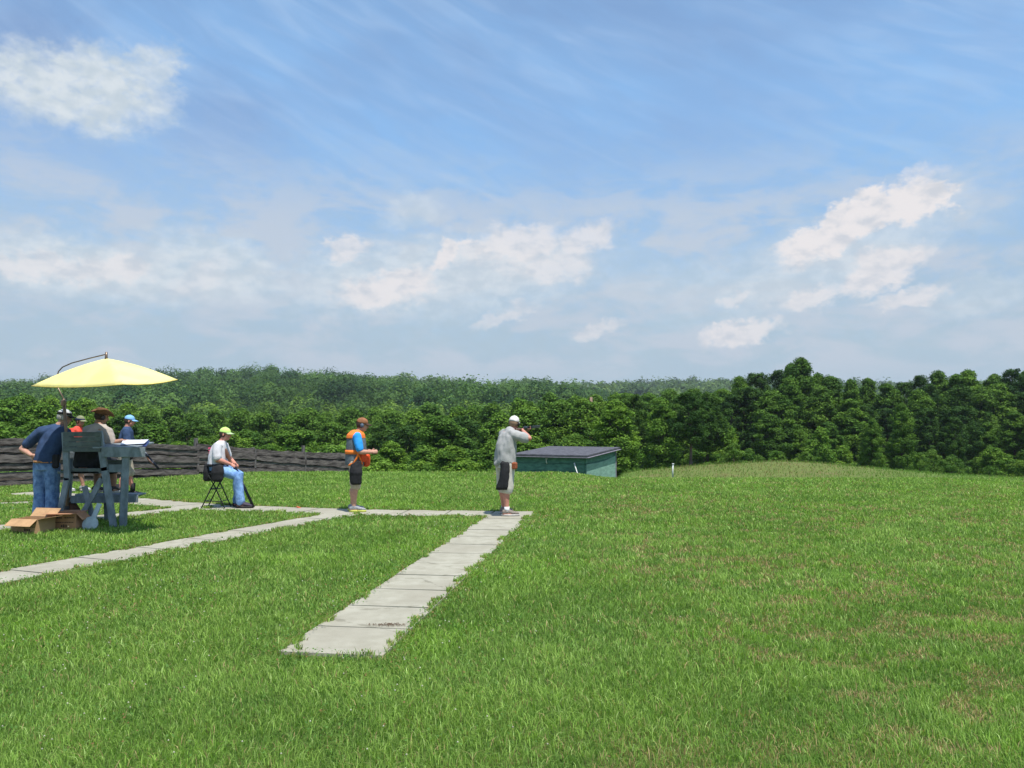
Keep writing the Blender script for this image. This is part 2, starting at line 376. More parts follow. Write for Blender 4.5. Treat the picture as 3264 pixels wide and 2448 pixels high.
# ------------------------------------------------------------------ grass
def build_grass():
    def sample(n, d0, d1, k, amax=1.12):
        # pdf over distance ~ d**k, angle uniform
        u = RNG.random(n); e = k + 1
        d = (d0 ** e + u * (d1 ** e - d0 ** e)) ** (1 / e); a = RNG.uniform(-amax, amax, n); return a * d, d
    Xs, Ys = [], []
    for n, d0, d1, k in ((170000, 1.2, 4.6, 1.0), (860000, 4.6, 27.5, -.55)):
        x, y = sample(n, d0, d1, k); Xs.append(x); Ys.append(y)
    X = np.concatenate(Xs); Y = np.concatenate(Ys)
    # fringe thickened along the slabs so that their edges are overgrown
    ex, ey = [], []
    for pts, w, _ in PATHS.values():
        for (x0, y0), (x1, y1) in zip(pts, pts[1:]):
            L = math.hypot(x1 - x0, y1 - y0); n_ = int(L * 3600); t_ = RNG.uniform(-.05, 1.05, n_); o_ = (w / 2 + RNG.uniform(-.17, .10, n_)) * RNG.choice((-1, 1), n_)
            dx, dy = (x1 - x0) / L, (y1 - y0) / L; ex.append(x0 + dx * L * t_ + dy * o_); ey.append(y0 + dy * L * t_ - dx * o_)
    X = np.concatenate([X] + ex); Y = np.concatenate([Y] + ey)
    pc = path_clear(X, Y)
    bite = -.012 + .075 * sm(VNC.fbm(X, Y, .24), .44, .74) + .075 * (VNA(X, Y, .06) - .4)
    keep = pc > -bite
    keep &= ~((X > .2) & (X < 4.2) & (Y > 27.3 + abs(X - 2.4) * .6))
    X, Y, pc = X[keep], Y[keep], pc[keep]
    n = len(X); Z = T(X, Y) - .004 + .022 * (pc < 0)
    big = VNA.fbm(X, Y, 1.7); mid = VNB.fbm(X, Y, .45); fine = VNC.fbm(X, Y, .16)
    # parched patches, mostly right of the near walkway
    side = sm(X + .12 * Y, .8, 3.2) * .9 + .1
    zone_ = sm(VNC.fbm(X * .8 + 50, Y, 1.5), .33, .58)
    dry = sm(VNB.fbm(X + 13, Y, .19), .50, .64) * zone_ * side * (1 - .5 * sm(Y, 14, 24)) * .85
    dry = np.maximum(dry, sm(VNA.fbm(X + 9, Y, .17), .66, .76) * .55 * side)
    dry = np.maximum(dry, np.exp(-((X - 1.0) / .9) ** 2 - ((Y - 3.75) / .42) ** 2) * sm(fine, .3, .6) * .8)
    lush = sm(VNB.fbm(X + 20, Y - 7, 1.1), .58, .72)
    edge = np.exp(-np.maximum(pc, 0) / .10) * (pc > -.2)
    sc = np.maximum(Y, 1.5)
    h = (.031 + .022 * mid + .024 * fine * RNG.random(n)) * (.55 + .8 * RNG.random(n)) * (.9 + .2 * big)
    tuft = sm(VNC(X - 11, Y + 5, .38), .8, .95) * (RNG.random(n) < .7)
    h *= 1 + .55 * tuft
    h *= 1 - .5 * dry; h *= 1 - .2 * edge
    h = h * (1 + .012 * (Y - 5).clip(0))
    w = .0017 * (sc / 4.2).clip(.8) ** .92 * RNG.uniform(.7, 1.5, n)
    az = RNG.uniform(0, 2 * np.pi, n)
    comb = 2 * np.pi * VNB(X, Y, .8); laz = np.where(RNG.random(n) < .22, comb + RNG.normal(0, .5, n), RNG.uniform(0, 2 * np.pi, n))
    lean = h * (RNG.random(n) ** 1.2 * 1.15 + .12)
    dx, dy = np.cos(laz), np.sin(laz); ax, ay = np.cos(az), np.sin(az)
    V = np.zeros((n, 5, 3), np.float32)
    for s_, (sd_, ww, ll, hh) in enumerate(((-1, 1, 0, 0), (1, 1, 0, 0), (1, .85, .33, .6), (-1, .85, .33, .6), (0, 0, 1, 1))):
        V[:, s_, 0] = X + sd_ * ax * w * ww + dx * lean * ll; V[:, s_, 1] = Y + sd_ * ay * w * ww + dy * lean * ll
        V[:, s_, 2] = Z + h * hh - (lean / h).clip(0, 1.2) * h * .22 * (ll > .5)
    g1 = np.array([.14, .255, .042]); g2 = np.array([.285, .41, .10]); g3 = np.array([.21, .39, .04]); gd = np.array([.055, .145, .028]); br = np.array([.42, .32, .17]); br2 = np.array([.28, .21, .10])
    r = RNG.random(n)[:, None]
    C = g1 + (g2 - g1) * (r * .7 + .3 * big[:, None])
    C = C + (gd - C) * (.55 * sm(mid, .62, .34) + .4 * sm(fine, .5, .25))[:, None] * RNG.random(n)[:, None]
    C = C + (g3 - C) * (lush * RNG.random(n) * .5)[:, None]
    isdry = (RNG.random(n) < dry * .8 + .02 + .3 * edge * .5)[:, None]
    C = np.where(isdry, br2 + (br - br2) * RNG.random(n)[:, None], C)
    pale = (RNG.random(n) < .05)[:, None]; C = np.where(pale, np.array([.36, .48, .17]), C)
    C *= RNG.uniform(.68, 1.55, n)[:, None]
    tint = np.repeat(C[:, None, :], 5, 1).reshape(-1, 3)
    o = np.arange(n)[:, None] * 5
    me = np_mesh('grass', V.reshape(-1, 3), o + np.array([[0, 1, 2, 3]]), o + np.array([[3, 2, 4]]), tint)
    gm = leaf_mat('grass_blade', .36, .62, False, .12)
    tag(link('grass', me, gm), 'short green mown turf with parched brown patches', 'grass', kind='stuff')

    # clover: little leaves and white flower heads
    def discs(X, Y, Z, rad, tilt, col, name, label, cat, mat, sides=6):
        n = len(X); ang = np.linspace(0, 2 * np.pi, sides, endpoint=False)
        nx, ny = RNG.normal(0, tilt, n), RNG.normal(0, tilt, n)
        ph = RNG.uniform(0, 6.28, n)
        V = np.zeros((n, sides, 3), np.float32)
        for k, a_ in enumerate(ang):
            ux, uy = np.cos(a_ + ph) * rad, np.sin(a_ + ph) * rad * .85
            V[:, k, 0] = X + ux; V[:, k, 1] = Y + uy; V[:, k, 2] = Z + ux * nx + uy * ny
        o = np.arange(n)[:, None] * sides
        f4 = np.concatenate([o + np.array([[0, 1, 2, 3]]), o + np.array([[0, 3, 4, 5]])])
        me = np_mesh(name, V.reshape(-1, 3), f4, None, np.repeat(col[:, None, :], sides, 1).reshape(-1, 3))
        tag(link(name, me, mat), label, cat, kind='stuff')
    n = 170000; x = np.concatenate([sample(n, 3, 18, .4)[0], RNG.uniform(-4, 3, 1)]); 
    X, Y = sample(n, 3, 17, .3)
    pc = path_clear(X, Y); zone = np.exp(-np.abs(pc + .03) / .16) * 1.0 + sm(VNA.fbm(X + 70, Y, 1.0), .55, .7) * .35 * sm(-X, -3, 2)
    k = (RNG.random(n) < zone) & (pc > -(.03 + .10 * sm(VNC.fbm(X, Y, .42), .40, .72)) * RNG.random(n)); X, Y = X[k], Y[k]; n = len(X)
    cl = 1 + .0 * X; rad = .006 * (np.maximum(Y, 4) / 5) ** .6 * RNG.uniform(.7, 1.4, n)
    C = np.array([.07, .17, .03]) + RNG.random(n)[:, None] * np.array([.07, .10, .03])
    brn = (RNG.random(n) < .12)[:, None]; C = np.where(brn, np.array([.22, .15, .06]), C)
    discs(X, Y, T(X, Y) + RNG.uniform(.03, .07, n), rad, .45, C, 'clover', 'low clover leaves crowding the walkway edges', 'clover', gm)
    n = 2600; X, Y = sample(n, 3.2, 15, .2); pc = path_clear(X, Y)
    zone = sm(VNA.fbm(X + 70, Y, 1.0), .5, .68) * sm(-X, -2.5, 2.5) + .5 * np.exp(-np.abs(pc - .25) / .3)
    k = (RNG.random(n) < zone * .8) & (pc > .03); X, Y = X[k], Y[k]; n = len(X)
    # flower heads: small octahedral tufts
    rad = .0065 * (np.maximum(Y, 4) / 5) ** .35; Z = T(X, Y) + RNG.uniform(.05, .085, n)
    off = np.array([[1, 0, 0], [0, 1, 0], [-1, 0, 0], [0, -1, 0], [0, 0, 1], [0, 0, -1]], float)
    V = np.stack([X, Y, Z], 1)[:, None, :] + off[None] * rad[:, None, None]
    f = np.array([[0, 1, 4], [1, 2, 4], [2, 3, 4], [3, 0, 4], [1, 0, 5], [2, 1, 5], [3, 2, 5], [0, 3, 5]])
    f3 = (np.arange(n)[:, None, None] * 6 + f[None]).reshape(-1, 3)
    C = np.array([.62, .62, .5]) * RNG.uniform(.7, 1.05, n)[:, None]
    me = np_mesh('clover_flower', V.reshape(-1, 3), None, f3, np.repeat(C[:, None, :], 6, 1).reshape(-1, 3))
    tag(link('clover_flower', me, gm), 'tiny white clover heads scattered in the turf', 'flowers', kind='stuff')

    # coarse dry-tipped grass on the lip and over the mound
    n = 90000; X = RNG.uniform(-30, 50, n); Y = RNG.uniform(27.2, 62, n); k = (X / Y > -.6) & (X / Y < .85) & ~((X > -.2) & (X < 4.4) & (Y < 33)); X, Y = X[k], Y[k]; n = len(X)
    m1 = VNB.fbm(X, Y, 3.0); h = .06 + .12 * RNG.random(n); w = .02 * np.ones(n); az = RNG.uniform(0, 6.28, n); Z = T(X, Y)
    V = np.zeros((n, 3, 3)); V[:, 0] = np.stack([X - np.cos(az) * w, Y - np.sin(az) * w, Z], 1); V[:, 1] = np.stack([X + np.cos(az) * w, Y + np.sin(az) * w, Z], 1)
    V[:, 2] = np.stack([X + RNG.normal(0, .05, n), Y + RNG.normal(0, .05, n), Z + h], 1)
    md = np.exp(-((X - 16) / 11) ** 2 - ((Y - 48) / 8) ** 2); dryp = md * sm(m1, .38, .6) * .42 + .06
    C = np.array([.11, .205, .036]) + RNG.random(n)[:, None] * np.array([.08, .11, .03]); C = np.where((RNG.random(n) < dryp)[:, None], np.array([.27, .22, .10]) * RNG.uniform(.7, 1.15, n)[:, None], C)
    me = np_mesh('rough_grass', V.reshape(-1, 3), None, np.arange(n * 3).reshape(-1, 3), np.repeat(C[:, None, :], 3, 1).reshape(-1, 3))
    tag(link('rough_grass', me, gm), 'rough half-dry grass on the low bank before the woods', 'grass', kind='stuff')
build_grass()

# ------------------------------------------------------------------ trees
LEAF = leaf_mat('foliage', .28, .7, True, .08)
LEAF_D = leaf_mat('dark_foliage', .25, .7, True, .08, (.74, .78, .84))   # same foliage with a darker tint for crowns in the right-hand woods
BARK = simple('bark', (.13, .10, .075), .95, .4, 14, .6, 40, stretch=(1, 1, .2))
DEADWOOD = simple('dead_wood', (.26, .18, .13), .95, .35, 14, .5, 40, stretch=(1, 1, .2))
def cards(C, N, size, rng, flat=.55):
    """leaf sprays: folded diamonds centred at C facing N"""
    n = len(C); A = rng.normal(size=(n, 3)); A -= (A * N).sum(1, keepdims=True) * N; A /= np.linalg.norm(A, axis=1, keepdims=True) + 1e-9
    B = np.cross(N, A); s = size[:, None] * rng.uniform(.6, 1.3, (n, 1))
    V = np.stack([C - A * s, C - B * s * flat + N * s * .18, C + A * s, C + B * s * flat + N * s * .18], 1)
    return V.reshape(-1, 3)
def crown(rng, lobes, per, leaf, up=.35, base=(.06, .12, .025), spread=(.055, .075, .02)):
    Vs, Ts = [], []
    for (c, r) in lobes:
        n = int(per * (r / .9) ** 1.6) + 20; d = rng.normal(size=(n, 3)); d[:, 2] = d[:, 2] * .9 + up * .6; d /= np.linalg.norm(d, axis=1, keepdims=True)
        rad = r * (1.18 - .6 * rng.random(n) ** 1.3) * (1 + .16 * np.sin(d[:, 0] * 5 + c[0] * 7) + .14 * np.sin(d[:, 2] * 6 + c[1] * 5))
        C = np.array(c) + d * rad[:, None] * np.array([1, 1, .95])
        N = d + rng.normal(0, .55, (n, 3)) + np.array([0, 0, up]); N /= np.linalg.norm(N, axis=1, keepdims=True)
        Vs.append(cards(C, N, np.full(n, leaf), rng))
        k = rng.random(); t = np.array(base) + np.array(spread) * k
        t = t[None] * rng.uniform(.62, 1.35, (n, 1)); Ts.append(np.repeat(t, 4, 0))
    V = np.concatenate(Vs); Tt = np.concatenate(Ts)
    return np_mesh('crown', V, np.arange(len(V)).reshape(-1, 4), None, Tt)
def trunk_mesh(rng, H, r0, lobes, low=.12, name='trunk'):
    bm = bmesh.new(); ph = rng.uniform(0, 6)
    ctr = lambda t: Vector((math.sin(t * 3 + ph) * .02 * H * t, math.cos(t * 2.3 + ph) * .02 * H * t, t * H * .86))
    ts = [0, .04, .12, .3, .5, .7, .86, 1]
    tube(bm, [ctr(t) - Vector((0, 0, .15 if t == 0 else 0)) for t in ts], [r0 * (1.35 if t == 0 else 1.05 if t < .05 else 1 - .85 * t) for t in ts], 8)
    for (c, r) in lobes[::5]:
        c = Vector(c); t = max(low, min(.9, (c.z / H - .14 - .2 * rng.random()) / .86)); a = ctr(t); mid = a.lerp(c, .5) + Vector((0, 0, -.03 * H))
        tube(bm, [a, mid, c], [r0 * .34 * (1 - .5 * t), r0 * .22 * (1 - .5 * t), r0 * .08], 5)
    bmesh.ops.recalc_face_normals(bm, faces=bm.faces[:])
    me = bpy.data.meshes.new(name); bm.to_mesh(me); bm.free(); me.polygons.foreach_set('use_smooth', [True] * len(me.polygons)); return me
def template(kind, seed):
    rng = np.random.default_rng(seed); L = []
    if kind in ('broad', 'tall', 'pine'):
        H = 10.0; Wd = {'broad': 2.3, 'tall': 1.7, 'pine': 1.55}[kind]; lo = {'broad': .1, 'tall': .12, 'pine': .34}[kind]
        nl = {'broad': 150, 'tall': 125, 'pine': 95}[kind]
        for k in range(nl):
            t = lo + (1 - lo) * (k + rng.random()) / nl; s = (t - lo) / (1 - lo)
            env = Wd * (math.sin(math.pi * min(1, .16 + s * .84)) ** .62) if kind != 'pine' else Wd * (.35 + .9 * math.sin(math.pi * (.12 + .82 * s)))
            env *= rng.uniform(.7, 1.12); a = rng.uniform(0, 6.283); rr_ = env * rng.uniform(.35, .95)
            r = rng.uniform(.3, .8) * (.75 if kind == 'pine' else 1.0) * (1 - .35 * s)
            L.append(((math.cos(a) * rr_, math.sin(a) * rr_, t * H - r * .5), r))
        L.append(((0, 0, H - .5), .5))
        base, sp = {'broad': ((.06, .135, .026), (.09, .13, .018)), 'tall': ((.072, .16, .028), (.10, .14, .018)), 'pine': ((.035, .085, .022), (.05, .08, .016))}[kind]
        cr = crown(rng, L, 760, .098 if kind != 'pine' else .085, .35, base, sp)
        return H, cr, trunk_mesh(rng, H, .17 if kind != 'pine' else .14, L, lo)
    if kind in ('shrub', 'sapling'):
        H = 3.0; nl = 44 if kind == 'shrub' else 46
        for k in range(nl):
            s = (k + rng.random()) / nl
            env = (1.5 * math.sin(math.pi * (.25 + .7 * s)) if kind == 'shrub' else 1.0 * (1 - s) ** .7 + .1); a = rng.uniform(0, 6.283); q = env * rng.uniform(.3, .95)
            L.append(((math.cos(a) * q, math.sin(a) * q, .25 + s * 2.45), rng.uniform(.18, .42) * (1 - .3 * s)))
        base, sp = (((.09, .185, .034), (.10, .13, .02)) if kind == 'shrub' else ((.085, .18, .03), (.11, .14, .02)))
        return H, crown(rng, L, 1000, .062, .4, base, sp), trunk_mesh(rng, H, .05, L, .05, 'stem')
TEMPL = {k: [template(k, 100 + 17 * i + len(k)) for i in range(n)] for k, n in (('broad', 5), ('tall', 5), ('pine', 4), ('shrub', 4), ('sapling', 3))}
GROUPN = {'broad': 'broadleaf_tree', 'tall': 'broadleaf_tree', 'pine': 'pine_tree', 'shrub': 'shrub', 'sapling': 'sapling'}
TR = random.Random(5)
def plant(kind, x, y, h, label, group, wide=1.0):
    H, cr, tk = TR.choice(TEMPL[kind]); s = h / H; z = Tz(x, y)
    o = thing(GROUPN[kind], (x, y, z - .02), label, {'shrub': 'shrub', 'sapling': 'sapling'}.get(kind, 'tree'), group, TR.uniform(0, 6.28))
    o.scale = (s * wide, s * wide, s)
    c = bpy.data.objects.new('crown', cr); COL.objects.link(c); c.parent = o
    t = bpy.data.objects.new('trunk' if kind not in ('shrub',) else 'stem', tk); COL.objects.link(t); t.parent = o
    if not cr.materials: cr.materials.append(LEAF)
    if not tk.materials: tk.materials.append(BARK)
    if x / y > .265 and kind != 'sapling': c.material_slots[0].link = 'OBJECT'; c.material_slots[0].material = LEAF_D
    return o
def zone(px):
    for lim, s in ((130, 'left of the umbrella'), (520, 'under the umbrella'), (640, 'right of the umbrella'), (860, 'above the seated man'), (1050, 'left of the vest man'),
                   (1260, 'right of the vest man'), (1520, 'left of the shooter'), (1700, 'above the shooter'), (1980, 'above the trap house'), (2300, 'right of the trap house'),
                   (2620, 'at the left of the woods'), (2960, 'in the middle of the woods')):
        if px < lim: return s
    return 'at the far right'
def row(d0, d1, px0, px1, step, tops, kinds, desc, wide=(.9, 1.25), jit=22, hmin=1.2, inner=True):
    px = px0
    while px < px1:
        p = px + TR.uniform(-.3, .3) * step; d = TR.uniform(d0, d1); y = np.interp(p, [a for a, _ in tops], [b for _, b in tops]) + TR.uniform(-jit * .3, jit)
        top = at_d(p, y, d); kind = TR.choice(kinds)
        h = max(hmin, top.z - Tz(top.x, top.y)); zs = zone(p)
        w = 1.28 * TR.uniform(*wide) * (1 if kind in ('shrub', 'sapling') else max(.75, min(1.2, 9 / h)))
        nm = {'broad': 'round broadleaf tree', 'tall': 'slender broadleaf tree', 'pine': 'dark tall pine', 'shrub': 'bushy shrub', 'sapling': 'pointed young tree'}[kind]
        plant(kind, top.x, top.y, h, f'{nm} {desc} {zs}', f'{nm}s {desc} {zs}', w)
        px += step * TR.uniform(.8, 1.25)
front = [(-700, 1300), (0, 1330), (200, 1350), (350, 1385), (600, 1395), (800, 1410), (1050, 1405), (1300, 1400), (1500, 1400), (1700, 1385), (1950, 1370), (2150, 1385), (2300, 1390)]
mid_ = [(-700, 1235), (0, 1250), (230, 1290), (400, 1325), (600, 1345), (850, 1360), (1000, 1350), (1300, 1345), (1500, 1315), (1700, 1285), (1850, 1262), (2000, 1258), (2200, 1255), (2300, 1250)]
back = [(-700, 1235), (100, 1262), (400, 1292), (700, 1308), (1000, 1312), (1250, 1300), (1500, 1280), (1700, 1262), (1900, 1247), (2300, 1240)]
row(38, 46, -500, 1900, 150, front, ['broad', 'broad', 'shrub', 'tall'], 'in the low front row of trees', (1.0, 1.35))
row(52, 64, -650, 2330, 88, mid_, ['broad', 'tall', 'tall', 'broad', 'pine'], 'in the second row of trees')
row(78, 100, -700, 2330, 64, back, ['broad', 'tall', 'broad'], 'in the rear row of trees', (.95, 1.3))
# undergrowth just over the lip of the field
row(33, 37, -400, 1900, 120, [(-500, 1430), (0, 1440), (900, 1455), (1600, 1462), (2000, 1440), (2200, 1440)], ['shrub', 'sapling', 'shrub'], 'just beyond the field', (.9, 1.3), 16, .8)
# the woods at the right
skyl = [(2290, 1248), (2335, 1212), (2370, 1190), (2440, 1192), (2500, 1172), (2550, 1150), (2585, 1158), (2610, 1200), (2660, 1182), (2720, 1212), (2790, 1210), (2850, 1236), (2900, 1200), (2960, 1196), (3010, 1184), (3090, 1182), (3150, 1188), (3200, 1180), (3270, 1182), (3400, 1170), (3900, 1150)]
row(82, 90, 2310, 3800, 56, skyl, ['tall', 'broad', 'tall', 'pine'], 'on the woods skyline', (.8, 1.1), 14)
row(72, 80, 2330, 3750, 66, [(a, b + 45) for a, b in skyl], ['pine', 'tall', 'broad', 'pine'], 'in the middle row of woods', (.85, 1.15), 40)
row(64, 70, 2280, 3700, 95, [(2280, 1330), (2600, 1330), (3000, 1300), (3300, 1290), (3700, 1290)], ['tall', 'pine', 'broad', 'tall'], 'in the front row of woods', (.75, 1.05), 60)
row(58, 64, 1960, 3600, 66, [(2060, 1440), (2300, 1410), (2550, 1425), (2800, 1425), (3000, 1420), (3600, 1410)], ['shrub', 'sapling', 'shrub', 'sapling'], 'at the foot of the woods', (.9, 1.25), 40, .9)
top_ = at_d(2552, 1142, 80); plant('broad', top_.x, top_.y, top_.z - Tz(top_.x, top_.y), 'tallest broad-headed tree standing clear above the right woods', None, .95)
for px, py, d, k, lab in ((2322, 1352, 60, 'sapling', 'bright pointed young tree at the left end of the right woods'), (2610, 1352, 60, 'sapling', 'slim pale young tree in front of a dark gap in the woods'),
                          (2872, 1288, 61, 'tall', 'light green tree standing out before the dark right woods'), (2780, 1335, 60, 'tall', 'dense green tree left of the lighter tree before the woods'),
                          (3150, 1492, 49, 'shrub', 'small bright bush at the field edge below the right woods'), (2930, 1440, 55, 'shrub', 'low bush on the right shoulder of the mound'),
                          (3040, 1330, 60, 'pine', 'dark bushy pine leaning over the field edge far right')):
    q = at_d(px, py, d); plant(k, q.x, q.y, max(.7, q.z - Tz(q.x, q.y)), lab, None, 1.0)
# lone heads on the ridge
for px, py, d, lab in ((577, 1192, 430, 'lone tree standing above the ridge right of the umbrella tip'), (1018, 1196, 430, 'round tree on the ridge above the man in the orange vest'), (2300, 1216, 700, 'small far round tree on the blue ridge left of the right woods')):
    q = at_d(px, py, d); plant('broad', q.x, q.y, (q.z - Tz(q.x, q.y)), lab, None, 1.0)
# broken trunk behind the trap house
q = at_d(1882, 1262, 66); zt = Tz(q.x, q.y); bm = bmesh.new()
tube(bm, [(0, 0, -.2), (.05, 0, 2.5), (0, .05, 5.0), (.06, 0, q.z - zt - .1)], [.17, .15, .14, .11], 9, cap=False)
for a, l, hh in ((0, .5, .75), (2.2, .7, .83), (4, .4, .9)): tube(bm, [(.02, 0, (q.z - zt) * hh), (math.cos(a) * l, math.sin(a) * l, (q.z - zt) * hh + .3)], [.04, .015], 6)
tag(obj('dead_tree', bm, DEADWOOD, None, True, (q.x, q.y, zt)), 'bare brown broken trunk rising among the trees behind the trap house', 'tree')

def far_forest(name, label, d0, d1, a0, a1, spacing, hgt, rad, per, leaf, seed, tint):
    rng = np.random.default_rng(seed); n = int((a1 - a0) * .5 * (d1 * d1 - d0 * d0) / spacing ** 2)
    d = np.sqrt(d0 * d0 + rng.random(n) * (d1 * d1 - d0 * d0)); a = rng.uniform(a0, a1, n); X, Y = a * d, d; Z = T(X, Y)
    h = hgt * (rng.uniform(.6, 1.2, n) + .15 * (rng.random(n) < .08)); r = rad * rng.uniform(.65, 1.3, n)
    sp = VNC.fbm(X, Y, spacing * 6); Vs = []; Ts = []
    D = rng.normal(size=(n, per, 3)); D[:, :, 2] = np.abs(D[:, :, 2]) * .9 - .25 + rng.random((n, per)) * .3; D /= np.linalg.norm(D, axis=2, keepdims=True)
    ph = rng.uniform(0, 6.28, (n, 1)); f = 1 + .22 * np.sin(3 * np.arctan2(D[:, :, 1], D[:, :, 0]) + ph) + .18 * np.sin(5 * D[:, :, 2] + ph * 2)
    f *= 1 - .3 * rng.random((n, per)) ** 2
    C = np.stack([X, Y, Z + h - r * .95], 1)[:, None, :] + D * (r[:, None] * f)[:, :, None] * np.array([1, 1, 1.05])
    N = D + rng.normal(0, .4, D.shape) + np.array([0, 0, .3]); N /= np.linalg.norm(N, axis=2, keepdims=True)
    V = cards(C.reshape(-1, 3), N.reshape(-1, 3), np.full(n * per, leaf), rng, .7)
    t = (np.array(tint) * (1 + (rng.random((n, 1)) - .5) * np.array([[1.3, 1.0, .7]])) * (.6 + .8 * sp[:, None]))[:, None, :] * rng.uniform(.88, 1.12, (n, per, 1))
    Ts = np.repeat(t.reshape(-1, 3), 4, 0)
    me = np_mesh(name, V, np.arange(len(V)).reshape(-1, 4), None, Ts)
    tag(link(name, me, LEAF), label, 'forest', kind='stuff')
far_forest('forest', 'dense green woods filling the valley beyond the tree line', 100, 235, -.95, .11, 5.6, 8.2, 3.2, 520, .34, 1, (.10, .185, .04))
far_forest('forest', 'continuous wooded hillside climbing to the ridge', 220, 470, -.95, .42, 8.2, 11.5, 5.2, 430, .46, 2, (.078, .15, .042))
far_forest('forest', 'faint blue-green woods along the most distant ridge', 560, 960, -1.0, .9, 15, 15, 8.5, 220, 1.2, 3, (.075, .135, .05))
far_forest('forest', 'deep woods behind the skyline trees at the right', 92, 150, .36, 1.0, 6, 7, 3.0, 300, .3, 4, (.08, .14, .035))

# air
bm = bmesh.new(); box(bm, (0, 480, 18), (2600, 1100, 90)); hz = obj('haze', bm, None)
hm = bpy.data.materials.new('haze_air'); hm.use_nodes = True; t = NT(hm.node_tree); t.n.clear(); o_ = t.new('ShaderNodeOutputMaterial'); v_ = t.new('ShaderNodeVolumePrincipled')
v_.inputs['Color'].default_value = (.80, .88, 1, 1); v_.inputs['Density'].default_value = .0002; v_.inputs['Anisotropy'].default_value = .2
t.l.new(v_.outputs[0], o_.inputs['Volume']); hz.data.materials.append(hm)
tag(hz, 'thin pale air between the field and the far hills', 'haze', kind='stuff')

